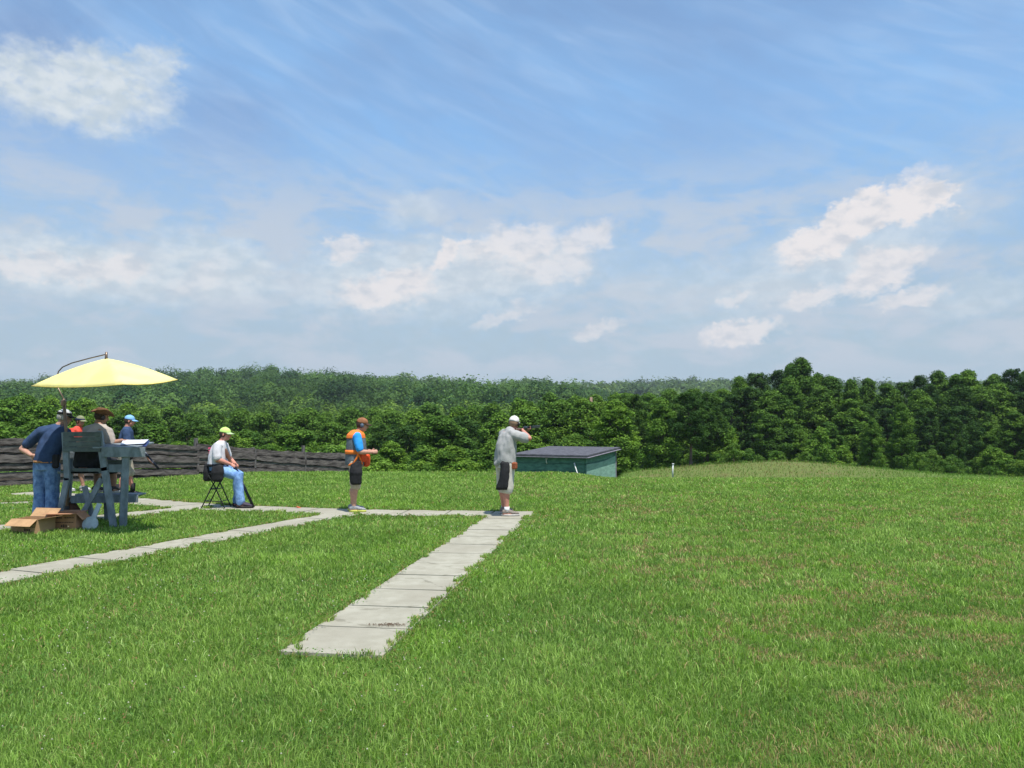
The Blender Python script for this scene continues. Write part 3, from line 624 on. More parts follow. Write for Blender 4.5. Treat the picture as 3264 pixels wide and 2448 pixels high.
# ------------------------------------------------------------------ trap house
def at_px(px, d, z): return Vector(((px - 1632) / F * d, d, z))
GREEN_WALL = simple('faded_green_boards', (.085, .20, .15), .8, .35, 5, .3, 30, col2=(.055, .135, .105), stretch=(1, 1, 3))
GREEN_SUNLIT = simple('sunlit_green_wall', (.21, .36, .29), .7, .2, 4, .2, 20, stretch=(1, 1, 3))  # wall green made paler to stand for sun on the right wall
ROOF_FELT = simple('grey_roof_felt', (.095, .095, .11), .85, .3, 6, .5, 120)
FASCIA = simple('roof_edge_grey', (.24, .22, .27), .6, .25, 10)
WHITE_PVC = simple('white_plastic', (.62, .64, .60), .45, .15, 12)
def build_traphouse():
    C0 = Vector((2.49, 27.5, 0)); ang = math.atan2(2.5, 1.34)           # right wall runs along +x of the local frame
    o = thing('trap_house', (C0.x, C0.y, -.25), 'low green wooden trap house with a flat grey roof at the field edge', 'trap house', None, ang)
    # local: x back along right wall (2.84), y to the left along front (2.55)
    L, W = 2.84, 2.6; zf, zb = .74, .92                                    # wall heights front / back
    def wall(a, b, za, zb_, mat, name, th=.04, z0=-.3):
        bm = bmesh.new(); a, b = Vector(a), Vector(b); d = (b - a); n = Vector((d.y, -d.x, 0)).normalized() * th
        nb = 4
        for k in range(nb):                                             # horizontal lapped boards
            t0, t1 = k / nb, (k + 1) / nb - .012
            for_ = []
            for (p, z) in ((a, za), (b, zb_)):
                for t_ in (t0, t1):
                    for s in (0, 1):
                        for_.append(bm.verts.new((p.x + n.x * (s + (.25 if s and t_ == t0 else 0)), p.y + n.y * (s + (.25 if s and t_ == t0 else 0)), z0 + (z - z0) * t_)))
            v = for_   # order: a t0 in,out; a t1 in,out; b t0 in,out; b t1 in,out
            for q in ((0, 1, 3, 2), (4, 6, 7, 5), (0, 4, 5, 1), (2, 3, 7, 6), (1, 5, 7, 3), (0, 2, 6, 4)): bm.faces.new([v[i] for i in q])
        return obj(name, bm, mat, o)
    wall((0, W, 0), (0, 0, 0), zf, zf, GREEN_WALL, 'front_wall')
    wall((0, 0, 0), (L, 0, 0), zf, zb, GREEN_WALL, 'side_wall')
    wall((L, 0, 0), (L, W, 0), zb, zb, GREEN_WALL, 'back_wall')
    wall((L, W, 0), (0, W, 0), zb, zf, GREEN_WALL, 'side_wall')
    # sunlight painted as a paler layer low on the right wall, drooping eave-shadow edge
    bm = bmesh.new(); n = 12; top = []; bot = []
    for k in range(n + 1):
        t_ = k / n; x = .03 + t_ * (L - .06); zt = .47 + .20 * t_ - .07 * math.sin(math.pi * t_); top.append((x, zt)); bot.append((x, -.28))
    for y in (-.056, -.072):
        vs = [bm.verts.new((x, y, z)) for x, z in top] + [bm.verts.new((x, y, z)) for x, z in reversed(bot)]; bm.faces.new(vs)
    bm.verts.ensure_lookup_table(); m = len(vs)
    for k in range(m): bm.faces.new((bm.verts[k], bm.verts[(k + 1) % m], bm.verts[m + (k + 1) % m], bm.verts[m + k]))
    obj('sunlit_wall_area', bm, GREEN_SUNLIT, o)
    # roof
    bm = bmesh.new(); e = .17
    def slab(zo, th, ex):
        P = [(-ex, -ex, zf), (L + ex, -ex, zb), (L + ex, W + ex, zb), (-ex, W + ex, zf)]
        sl = (zb - zf) / L; P = [(x, y, zf + sl * x + zo) for x, y, _ in P]
        lo = [bm.verts.new(p) for p in P]; hi = [bm.verts.new((p[0], p[1], p[2] + th)) for p in P]
        bm.faces.new(lo[::-1]); bm.faces.new(hi)
        for i in range(4): bm.faces.new((lo[i], lo[(i + 1) % 4], hi[(i + 1) % 4], hi[i]))
    slab(.004, .05, e)
    rf = obj('roof', bm, ROOF_FELT, o)
    bm = bmesh.new(); sl = (zb - zf) / L
    bar(bm, (-e - .014, -e - .012, zf - .03 - sl * e), (-e - .014, W + e, zf - .03 - sl * e), .09, .022)
    obj('fascia', bm, FASCIA, rf)
    bm = bmesh.new(); bar(bm, (-e, -e - .014, zf - .03 - sl * e), (L + e, -e - .014, zb - .03 + sl * e), .09, .022)
    obj('fascia', bm, FASCIA, rf)
    # corner posts, latch
    bm = bmesh.new(); box(bm, (L - .02, -.075, .28), (.06, .03, 1.2), None, .003); obj('corner_post', bm, FASCIA, o)
    bm = bmesh.new(); tube(bm, [(-.06, 1.42, .62), (-.09, 1.42, .6), (-.09, 1.40, .50), (-.06, 1.40, .47)], .016, 6); box(bm, (-.055, 1.42, .63), (.02, .07, .03)); obj('latch', bm, WHITE_PVC, o)
    # a pale bent pipe leaning on the front wall
    M_ = Matrix.Translation(Vector((C0.x, C0.y, -.25))) @ Matrix.Rotation(ang, 4, 'Z')
    bm = bmesh.new(); tube(bm, [M_ @ Vector((-.36, .02, .02)), M_ @ Vector((-.26, .16, .20)), M_ @ Vector((-.16, .27, .38)), M_ @ Vector((-.1, .33, .50))], [.016, .017, .022, .024], 8)
    tag(obj('pipe', bm, WHITE_PVC, None, True), 'pale bent pipe leaning against the dark front of the trap house', 'pipe')
    return o
build_traphouse()
q = at_px(2142, 24.0, 0); bm = bmesh.new(); tube(bm, [(0, 0, -.05), (0, 0, .2), (.012, 0, .395)], [.024, .024, .024], 10, cap=False); tube(bm, [(.012, 0, .39), (.014, 0, .425)], .033, 10, cap=False)
tag(obj('marker_post', bm, WHITE_PVC, None, True, (q.x, q.y, q.z)), 'small white marker post standing alone at the field edge', 'post')

# ------------------------------------------------------------------ plank fence
OLDWOOD = simple('weathered_planks', (.15, .13, .12), .9, .5, 4, .9, 22, col2=(.045, .038, .036), stretch=(.8, .8, 4))
OLDWOOD_L = simple('weathered_planks_pale', (.24, .21, .19), .9, .5, 4, .9, 22, col2=(.09, .075, .07), stretch=(.8, .8, 4))
OLDWOOD_D = simple('weathered_planks_dark', (.085, .07, .062), .9, .5, 4, .9, 22, col2=(.025, .02, .02), stretch=(.8, .8, 4))
OLDPOST = simple('weathered_post', (.14, .13, .125), .9, .4, 9, .6, 40, stretch=(3, 3, .6))
def build_fence():
    rg = random.Random(8)
    A, B = Vector((-18.4, 12.2)), Vector((-6.3, 30.7)); d = (B - A); Lt = d.length; d.normalize(); nrm = Vector((-d.y, d.x))
    o = thing('plank_fence', (A.x, A.y, 0), 'dark weathered plank fence sloping away behind the shooting stations', 'fence')
    def zt(s):                                                   # top line, falling towards the far end
        f = A + d * s; return float(np.interp(f.y, [12, 21, 23.5, 26.5, 30.7], [1.36, 1.30, 1.10, .80, .44]))
    def zb(s):
        f = A + d * s; return float(np.interp(f.y, [12, 21, 23.5, 26.5, 30.7], [-.02, -.03, -.08, -.2, -.95]))
    n = 10; sec = Lt / n
    for k in range(n):
        s0, s1 = k * sec, (k + 1) * sec; step = rg.uniform(-.13, .08)
        bm = bmesh.new(); nb = 6 if k < n - 3 else 5
        for j in range(nb):
            f0, f1 = j / nb, (j + 1) / nb; gap = rg.uniform(.012, .04)
            q = []
            for s, jj in ((s0 - .03, 0), (s1 + .03, 1)):
                lo, hi = zb(s), zt(s) + step; j0 = rg.uniform(-.04, .04); j1 = j0 + rg.uniform(-.03, .03)
                P = A + d * s; off = .03 + (j % 2) * .03
                for z_ in (lo + (hi - lo) * f0 + gap + j0, lo + (hi - lo) * f1 - gap + j1):
                    for t_ in (off, off + .05): q.append((P.x + nrm.x * -t_, P.y + nrm.y * -t_, z_))
            # subdivide lengthwise so edges can wander
            ns = 9; rings = []
            for i in range(ns + 1):
                u = i / ns; w1, w2 = rg.uniform(-.022, .022), rg.uniform(-.022, .022)
                P4 = [Vector(q[m]).lerp(Vector(q[m + 4]), u) for m in range(4)]; P4[0].z += w1; P4[1].z += w1; P4[2].z += w2; P4[3].z += w2
                rings.append([bm.verts.new(P4[m]) for m in (0, 1, 3, 2)])
            for a_, b_ in zip(rings, rings[1:]):
                for m in range(4): bm.faces.new((a_[m], a_[(m + 1) % 4], b_[(m + 1) % 4], b_[m]))
            bm.faces.new(rings[0]); bm.faces.new(rings[-1])
            bm.faces.ensure_lookup_table(); tone = rg.choice((0, 0, 1, 2))
            for f_ in bm.faces[-(ns * 4 + 2):]: f_.material_index = tone
        for j in range(3):                                      # boards on the far side of the posts
            P0, P1 = A + d * s0, A + d * s1; v8 = []
            for P, s in ((P0, s0), (P1, s1)):
                lo, hi = zb(s), zt(s) + step - .05
                for z_ in (lo + (hi - lo) * (j / 3) + .01, lo + (hi - lo) * ((j + 1) / 3) - .01):
                    for t_ in (.0, .02): v8.append(bm.verts.new((P.x + nrm.x * t_, P.y + nrm.y * t_, z_)))
            for f_ in ((0, 1, 3, 2), (4, 6, 7, 5), (0, 4, 5, 1), (2, 3, 7, 6), (1, 5, 7, 3), (0, 2, 6, 4)): bm.faces.new([v8[i] for i in f_])
        bmesh.ops.translate(bm, vec=(-A.x, -A.y, 0), verts=bm.verts)
        obj('plank_panel', bm, [OLDWOOD, OLDWOOD_L, OLDWOOD_D], o)
    for k in range(n + 1):
        s = k * sec; P = A + d * s; bm = bmesh.new(); e = rg.choice((.02, .1, .05, .22))
        for side in (.012,):
            c = P - nrm * -.04; box(bm, (c.x, c.y, (zt(s) + e + zb(s) - .1) / 2), (.1, .09, zt(s) + e - zb(s) + .1), Matrix.Rotation(math.atan2(d.y, d.x) + rg.uniform(-.1, .1), 3, 'Z'), .006)
        for m_ in (1,):
            c = P - nrm * .085; box(bm, (c.x, c.y, (zt(s) + zb(s)) / 2), (.07, .03, (zt(s) - zb(s)) * .98), Matrix.Rotation(math.atan2(d.y, d.x), 3, 'Z'), .004)
        bmesh.ops.translate(bm, vec=(-A.x, -A.y, 0), verts=bm.verts)
        obj('post', bm, OLDPOST, o)
    # a diagonal brace leaning on the near face
build_fence()

# ------------------------------------------------------------------ umbrella
def build_umbrella():
    m_, t, b, out = mat_new('yellow_canopy')
    b.inputs['Base Color'].default_value = (.86, .74, .22, 1); b.inputs['Roughness'].default_value = .8
    tc = t.new('ShaderNodeTexCoord'); t.l.new(t.mix(t.ramp(t.noise(tc.outputs['Object'], 3, 4), .3, .7), (.86, .76, .27), (.92, .83, .33)), b.inputs['Base Color'])
    tr = t.new('ShaderNodeBsdfTranslucent'); tr.inputs[0].default_value = (.9, .75, .15, 1); mx = t.new('ShaderNodeMixShader'); mx.inputs[0].default_value = .10
    t.l.new(b.outputs[0], mx.inputs[1]); t.l.new(tr.outputs[0], mx.inputs[2]); t.l.new(mx.outputs[0], out.inputs[0])
    poleM = simple('bronze_pole', (.20, .14, .10), .35, .2, 10, metal=.6)
    base = Vector((-7.13, 12.85, 0))
    o = thing('umbrella', base, 'yellow square cantilever umbrella shading the scorer\'s stand', 'umbrella')
    def P(px, py, dd): return Vector(((px - 1632) / F * dd, dd, CAMZ + (1350 - py) / F * dd)) - base
    ap = P(335, 1142, 11.95); Lc = P(100, 1229, 12.2); Rc = P(563, 1209, 11.7); Fc = P(392, 1224, 10.9); Bc = Lc + Rc - Fc; Bc.z = (Lc.z + Rc.z) / 2 + .02
    cs = [Lc, Fc, Rc, Bc]; bm = bmesh.new(); N = 10; cache = {}
    def vert(p):
        k = (round(p.x, 4), round(p.y, 4), round(p.z, 4))
        if k not in cache: cache[k] = bm.verts.new(p)
        return cache[k]
    def surf(a, b_, u, v):       # u from apex to edge, v across
        e = a.lerp(b_, v); p = ap.lerp(e, u); rib = abs(v - .5) * 2
        bow = .035 * math.sin(math.pi * u ** .9) * (.55 + .45 * rib) - .03 * (1 - rib ** 2) * u * u
        p = p + Vector((0, 0, bow + .05 * (1 - rib ** 2) * u ** 4 * 0)); 
        return p
    for i in range(4):
        a, b_ = cs[i], cs[(i + 1) % 4]
        for ui in range(N):
            for vi in range(N):
                u0, u1, v0, v1 = ui / N, (ui + 1) / N, vi / N, (vi + 1) / N
                ps = [surf(a, b_, u0, v0), surf(a, b_, u1, v0), surf(a, b_, u1, v1), surf(a, b_, u0, v1)]
                vs = []
                for p in ps:
                    w_ = vert(p)
                    if w_ not in vs: vs.append(w_)
                if len(vs) >= 3:
                    try: bm.faces.new(vs)
                    except ValueError: pass
    bmesh.ops.recalc_face_normals(bm, faces=bm.faces[:])
    can = obj('canopy', bm, m_, o, True)
    sol = can.modifiers.new('thickness', 'SOLIDIFY'); sol.thickness = .004
    bm = bmesh.new()
    for i in range(4): tube(bm, [surf(cs[i], cs[(i + 1) % 4], 1.0, v) - Vector((0, 0, .006)) for v in (0, .25, .5, .75, 1)], .007, 6)
    obj('hem', bm, simple('yellow_hem', (.70, .55, .14), .8), can, True)
    for i in range(4):
        a, b_ = cs[i], cs[(i + 1) % 4]
        bm = bmesh.new(); tube(bm, [surf(a, b_, u, 0) - Vector((0, 0, .02)) for u in (.02, .25, .5, .75, .985)], .009, 6); obj('rib', bm, poleM, o, True)
    bm = bmesh.new(); tube(bm, [ap - Vector((0, 0, .12)), ap + Vector((0, 0, .02)), ap + Vector((0, 0, .095))], [.022, .022, .016], 8, cap=False); ell(bm, ap - Vector((0, 0, .12)), (.05, .05, .04)); obj('hub', bm, poleM, o, True)
    # mast, angled joint and the arm that arches over the canopy to the hub
    bm = bmesh.new(); tube(bm, [(0, 0, 0), (0, 0, 1.0), P(203, 1275, 12.8)], .026, 10); obj('mast', bm, poleM, o, True)
    bm = bmesh.new(); tube(bm, [P(203, 1290, 12.8), P(201, 1268, 12.8), P(179, 1228, 12.85), P(176, 1208, 12.95), P(184, 1183, 13.0), P(196, 1170, 12.95), P(225, 1157, 12.7), P(280, 1142, 12.35), P(334, 1129, 11.97)], .010, 8); obj('arm', bm, poleM, o, True)
    bm = bmesh.new(); box(bm, P(203, 1285, 12.77), (.07, .06, .09), None, .01); obj('crank_box', bm, poleM, o)
    bm = bmesh.new(); bmesh.ops.create_cone(bm, cap_ends=True, segments=24, radius1=.28, radius2=.25, depth=.07, matrix=Matrix.Translation((0, 0, .035))); tube(bm, [(0, 0, .06), (0, 0, .3)], .04, 10, cap=False); obj('base', bm, simple('dark_base', (.05, .05, .055), .6), o)
build_umbrella()

# ------------------------------------------------------------------ scorer's stand
PAINT = simple('blue_grey_paint', (.225, .265, .30), .6, .2, 9, .25, 40, col2=(.14, .17, .185), stretch=(1, 1, .5))
PAINT_D = simple('green_grey_paint', (.11, .135, .13), .65, .3, 9, .25, 40)
SD = 12.55                                       # depth of the near legs
def S(px, py, d=SD): return Vector(((px - 1632) / F * d, d, CAMZ + (1350 - py) / F * d))
STAND_O = Vector(((290 - 1632) / F * SD, SD, 0))
def build_stand():
    o = thing('scorer_stand', STAND_O, 'tall blue-grey wooden scorer\'s chair with a side desk', 'chair stand')
    def part(name, segs, mat=PAINT):
        bm = bmesh.new()
        for a, b_, w, t_ in segs: bar(bm, a - STAND_O, b_ - STAND_O, w, t_, (0, 1, 0))
        return obj(name, bm, mat, o)
    def G(px, d=SD): v = S(px, 1350, d); v.z = 0; return v
    # near face: left leg, right leg, crossed brace
    part('leg', [(S(209, 1378), S(222, 1530), .09, .045), (S(221, 1522), G(192), .085, .045)])
    part('leg', [(S(318, 1374), S(340, 1500), .10, .05), (S(338, 1488), G(372), .10, .05)])
    part('brace', [(S(330, 1525, SD + .05), S(268, 1645, SD + .05), .085, .03)])
    part('brace', [(S(276, 1548, SD + .1), G(312, SD + .1), .085, .03)])
    part('desk_post', [(S(406, 1427), G(402), .10, .05)])
    part('leg', [(S(232, 1440, SD + .75), G(222, SD + .8), .09, .045)])
    part('leg', [(S(338, 1440, SD + .75), G(352, SD + .8), .09, .045)])
    # the back rest: four boards
    zt, zb_ = S(0, 1376).z, S(0, 1440).z; n = 4
    for k in range(n):
        z = zt - (k + .5) * (zt - zb_) / n; a, b_ = S(205, 1350, SD - .04), S(324, 1350, SD - .04); a.z = b_.z = z
        part('back_board', [(a, b_, (zt - zb_) / n - .006, .022)], PAINT_D)
    # seat
    bm = bmesh.new(); 
    for k in range(4): box(bm, Vector((-.2, .12 + k * .155, .85)), (.66, .145, .035), None, .004)
    obj('seat', bm, PAINT_D, o)
    # desk: frame board, top
    a, b_ = S(330, 1441, SD - .05), S(466, 1441, SD - .05); part('desk_apron', [(a, b_, .15, .025)])
    bm = bmesh.new(); c = (S(398, 1424, SD + .25) - STAND_O); c.z = S(0, 1426).z + .03; box(bm, c, (.68, .62, .025), Matrix.Rotation(.10, 3, 'X'), .003); obj('desk_top', bm, PAINT, o)
    part('desk_apron', [(S(464, 1440, SD - .02), S(452, 1438, SD + .5), .11, .022)], PAINT_D)
    part('desk_post', [(S(400, 1436, SD + .5), G(396, SD + .5), .07, .04)])
    # lower rails and foot board
    part('rail', [(S(336, 1492, SD + .03), S(402, 1492, SD + .03), .12, .025)])
    part('rail', [(S(336, 1474, SD + .4), S(400, 1474, SD + .4), .09, .025)], PAINT_D)
    part('rail', [(S(224, 1500, SD + .06), S(345, 1500, SD + .06), .08, .025)], PAINT_D)
    a, b_ = S(236, 1590, SD + .35), S(446, 1588, SD + .35); part('foot_board', [(a, b_, .12, .04)])
    bm = bmesh.new(); c = (a + b_) / 2 - STAND_O; box(bm, c + Vector((.02, .16, .065)), ((b_ - a).length * .96, .28, .025), None, .003); obj('foot_board', bm, PAINT, o)
    # side arm rails from back to front
    part('arm_rest', [(S(212, 1432, SD + .02), S(224, 1430, SD + .75), .08, .03)])
build_stand()
def pad():
    o = thing('clipboard', S(432, 1414, SD + .25), 'score sheets on a blue clipboard lying on the desk', 'clipboard', None, .25)
    bm = bmesh.new(); box(bm, (0, 0, .0), (.40, .30, .008), Matrix.Rotation(.28, 3, 'X'), .002); obj('board', bm, simple('blue_plastic', (.03, .05, .16), .4), o)
    for k, (dx, rz, c) in enumerate(((-.02, .05, (.55, .60, .72)), (.01, -.12, (.62, .66, .76)))):
        bm = bmesh.new(); n = 8
        for i in range(n):
            x0, x1 = -.17 + .34 * i / n, -.17 + .34 * (i + 1) / n; h = lambda x: .012 + k * .012 + .05 * max(0, x) ** 1.5 * 2
            bm.faces.new([bm.verts.new(p) for p in ((x0, -.11, h(x0) - .03), (x1, -.11, h(x1) - .03), (x1, .11, h(x1) + .03), (x0, .11, h(x0) + .03))])
        bmesh.ops.remove_doubles(bm, verts=bm.verts, dist=1e-4)
        s_ = obj('sheet', bm, simple('paper', c, .8, .08), o, True); s_.location = (dx, 0, .006); s_.rotation_euler = (0, 0, rz)
pad()

# leaning paddle, boxes, bag
GALV = simple('pale_grey_metal', (.44, .50, .50), .45, .2, 8, metal=.15)
bm = bmesh.new(); a, b_ = S(298, 1672, SD - .22), S(326, 1603, SD - .12)
bar(bm, a.lerp(b_, .12), b_, .075, .022, (0, 1, 0)); dv = (b_ - a).normalized()
c = a + Vector((0, 0, .02)); yv = Vector((0, 1, 0)); xv = dv.cross(yv).normalized(); yv = xv.cross(dv)
vs1 = [bm.verts.new(c + xv * math.cos(t_) * .115 + dv * math.sin(t_) * .115 - yv * .014) for t_ in np.linspace(0, 2 * math.pi, 28, endpoint=False)]
vs2 = [bm.verts.new(v.co + yv * .03) for v in vs1]; bm.faces.new(vs1); bm.faces.new(vs2[::-1])
for k in range(28): bm.faces.new((vs1[k], vs2[k], vs2[(k + 1) % 28], vs1[(k + 1) % 28]))
for v in bm.verts: v.co -= Vector((c.x, c.y, 0))
tag(obj('paddle', bm, GALV, None, False, (c.x, c.y, 0)), 'pale round-ended paddle board leaning on the front of the stand', 'paddle')

CARD = simple('brown_cardboard', (.44, .27, .14), .9, .18, 6, .2, 60)
CARD_D = simple('orange_cardboard', (.47, .24, .13), .9, .18, 6, .2, 60)
INK = simple('dark_print', (.09, .06, .04), .9)
def carton(px, pyb, d, w, h, dp, rz, flaps, label, mat, marks):
    g = at_px(px, d, 0); o = thing('cardboard_box', (g.x, g.y, 0), label, 'box', 'cartons on the grass beside the stand', rz); th = .006
    bm = bmesh.new()
    for c, s in (((0, -dp / 2, h / 2), (w, th, h)), ((0, dp / 2, h / 2), (w, th, h)), ((-w / 2 + th / 2, 0, h / 2), (th, dp - th, h)), ((w / 2 - th / 2, 0, h / 2), (th, dp - th, h)), ((0, 0, .004), (w - th * 2, dp - th, .006))): box(bm, c, s)
    obj('carton', bm, mat, o)
    for (side, ang_) in flaps:
        bm = bmesh.new(); L = dp / 2 * .95
        if side in 'LR': box(bm, (w * .15, 0, 0), (w * .3, dp * .96, .005)); bmesh.ops.rotate(bm, cent=(0, 0, 0), matrix=Matrix.Rotation(-ang_, 3, 'Y'), verts=bm.verts)
        else: box(bm, (0, L / 2, 0), (w * .97, L, .005)); bmesh.ops.rotate(bm, cent=(0, 0, 0), matrix=Matrix.Rotation(ang_, 3, 'X'), verts=bm.verts)
        if side == 'L': bmesh.ops.scale(bm, vec=(-1, 1, 1), verts=bm.verts)
        if side == 'F': bmesh.ops.scale(bm, vec=(1, -1, 1), verts=bm.verts)
        p = {'L': (-w / 2, 0, h), 'R': (w / 2, 0, h), 'F': (0, -dp / 2, h + .003), 'B': (0, dp / 2, h + .003)}[side]
        bmesh.ops.translate(bm, vec=p, verts=bm.verts); obj('flap', bm, mat, o)
    # printed lettering blocks on the front face (illegible rows in the photo)
    bm = bmesh.new(); rg = random.Random(marks)
    for (x0, x1, z, hh) in ((-.42, .02, .76, .13), (.1, .42, .76, .1), (-.3, .4, .48, .07), (.0, .2, .26, .2)):
        x = x0
        while x < x1:
            ww = rg.uniform(.02, .05); box(bm, ((x + ww / 2) * w, -dp / 2 - th / 2 - .0015, z * h), (ww * w, .002, hh * h * rg.uniform(.7, 1))); x += ww + .018
    obj('printing', bm, INK, o)
carton(118, 0, 12.0, .46, .21, .34, -.22, (('B', .8), ('F', -.6), ('R', .2)), 'open brown cardboard box with raised flaps, left of the pair', CARD, 3)
carton(221, 0, 12.35, .44, .25, .30, .05, (('B', .05), ('F', .04), ('R', -.8)), 'orange-brown cardboard box between the open box and the stand', CARD_D, 5)
bm = bmesh.new(); loft(bm, [((0, 0, 0), (.17, 0, 0), (0, .12, 0)), ((0, 0, .12), (.18, 0, 0), (0, .13, 0)), ((0, 0, .25), (.13, 0, 0), (0, .11, 0)), ((0, 0, .33), (.07, 0, 0), (0, .08, 0)), ((0, 0, .36), (.02, 0, 0), (0, .03, 0))], 16)
tube(bm, [(-.07, 0, .3), (-.03, 0, .42), (.04, 0, .42), (.08, 0, .3)], .012, 6)
q = at_px(236, 12.95, 0); bm.normal_update(); tag(obj('bag', bm, simple('brown_canvas', (.10, .045, .025), .9, .3, 12, .4), None, True, q), 'rust brown bag on the grass under the scorer\'s stand', 'bag')

# spent clay target fragments on the slabs
bm = bmesh.new(); rg = random.Random(3)
for k in range(240):
    a, b_ = rg.gauss(0, .07), rg.gauss(0, .024); s_ = rg.uniform(.003, .008); r_ = Matrix.Rotation(rg.uniform(0, 3), 3, 'Z') @ Matrix.Rotation(rg.uniform(-.4, .4), 3, 'X'); box(bm, (a, b_, .03 + s_ * .2), (s_, s_ * .7, s_ * .4), r_)
q = at(1235, 2003); tag(obj('litter', bm, simple('dry_brown_litter', (.13, .085, .05), .95), None, False, (q.x, q.y, 0)), 'small heap of dry brown weed litter on the near slabs', 'litter', kind='stuff')
q = at(952, 1622); bm = bmesh.new(); ell(bm, (0, 0, .03), (.05, .045, .012), Matrix.Rotation(.3, 3, 'Y')); tag(obj('clay_fragment', bm, simple('orange_clay', (.5, .12, .05), .7), None, True, (q.x, q.y, 0)), 'small orange-red clay fragment on the far crosswalk', 'clay')

# ------------------------------------------------------------------ people
def blob_mesh(name, bm, vox, smooth=4, wrinkle=0.0, wscale=9.0, seed=0, dirn=(1, 1, 1), hem=None):
    """fuse overlapping closed forms into ONE continuous surface"""
    bmesh.ops.recalc_face_normals(bm, faces=bm.faces[:])
    me = bpy.data.meshes.new(name); bm.to_mesh(me); bm.free()
    tmp = bpy.data.objects.new('tmp', me); COL.objects.link(tmp)
    m_ = tmp.modifiers.new('r', 'REMESH'); m_.mode = 'VOXEL'; m_.voxel_size = vox; m_.adaptivity = 0
    s_ = tmp.modifiers.new('s', 'SMOOTH'); s_.iterations = smooth; s_.factor = .5
    dg = bpy.context.evaluated_depsgraph_get(); dg.update()
    out = bpy.data.meshes.new_from_object(tmp.evaluated_get(dg)); bpy.data.objects.remove(tmp); bpy.data.meshes.remove(me)
    out.name = name
    if wrinkle:
        n = len(out.vertices); co = np.zeros(n * 3, np.float32); out.vertices.foreach_get('co', co); co = co.reshape(-1, 3)
        no = np.zeros(n * 3, np.float32); out.vertices.foreach_get('normal', no); no = no.reshape(-1, 3)
        off = np.array([mnoise.noise(Vector((p[0] * wscale * dirn[0] + seed, p[1] * wscale * dirn[1], p[2] * wscale * dirn[2]))) + .5 * mnoise.noise(Vector((p[0] * wscale * 2.1 * dirn[0], p[1] * wscale * 2.1 * dirn[1] + seed, p[2] * wscale * 2.1 * dirn[2]))) for p in co.tolist()])
        co = co + no * (off * wrinkle)[:, None]; out.vertices.foreach_set('co', co.astype(np.float32).ravel())
    out.polygons.foreach_set('use_smooth', [True] * len(out.polygons)); out.update()
    return out
SKIN = simple('skin', (.50, .27, .19), .55, .12, 30, spec=.35)
SKIN_R = simple('ruddy_skin', (.56, .25, .18), .5, .12, 30, spec=.35)
SKIN_D = simple('tanned_skin', (.34, .175, .115), .55, .12, 30, spec=.35)
DARKHAIR = simple('brown_hair', (.06, .04, .03), .8, .4, 60, .5, 200)
GREYHAIR = simple('grey_hair', (.42, .40, .37), .8, .3, 60, .5, 200)
BLACK = simple('black_cloth', (.016, .016, .018), .75, .3, 14, .3, 80)
GUNMETAL = simple('gun_steel', (.03, .035, .045), .3, .2, 20, metal=.8)
WALNUT = simple('walnut', (.11, .05, .025), .4, .35, 12, spec=.5, stretch=(1, 1, .2))
def V3(*a): return Vector(a)
SLIM = [1.0]            # bodies are kept a little inside their clothes
def torso(bm, secs, n=20):
    """secs: (centre, right vector unit, half width, half depth)"""
    rings = []; k_ = SLIM[0]
    for c, r, w, dp in secs:
        w *= k_; dp *= k_
        r = Vector(r).normalized(); f = Vector((-r.y, r.x, 0)).normalized(); rings.append((Vector(c), r * w, f * dp))
    loft(bm, rings, n)
def headform(bm, c, f, up=V3(0, 0, 1), neck=None, s=1.0):
    f = (f - up * f.dot(up)).normalized(); r = f.cross(up); M = Matrix((f, -r, up)).transposed()
    W = lambda a, b, c_: c + (f * a + r * b + up * c_) * s
    ell(bm, W(-.012, 0, .028), (.098 * s, .077 * s, .094 * s), M, 18)
    ell(bm, W(.022, 0, -.045), (.068 * s, .058 * s, .072 * s), M, 16)       # face and jaw
    ell(bm, W(.058, 0, -.088), (.028 * s, .03 * s, .024 * s), M, 10)        # chin
    tube(bm, [W(.082, 0, .012), W(.100, 0, -.022), W(.104, 0, -.032)], [.010 * s, .014 * s, .015 * s], 8)   # nose
    ell(bm, W(.080, 0, .034), (.018 * s, .05 * s, .012 * s), M, 10)         # brow
    ell(bm, W(.082, 0, -.058), (.012 * s, .024 * s, .009 * s), M, 8)        # lips
    for e in (-1, 1): ell(bm, W(-.012, e * .078, -.01), (.019 * s, .009 * s, .032 * s), M, 10)
    if neck is not None: tube(bm, [W(-.02, 0, -.05), W(-.03, 0, -.09), neck], [.056 * s, .056 * s, .066 * s], 12)
    return W, M
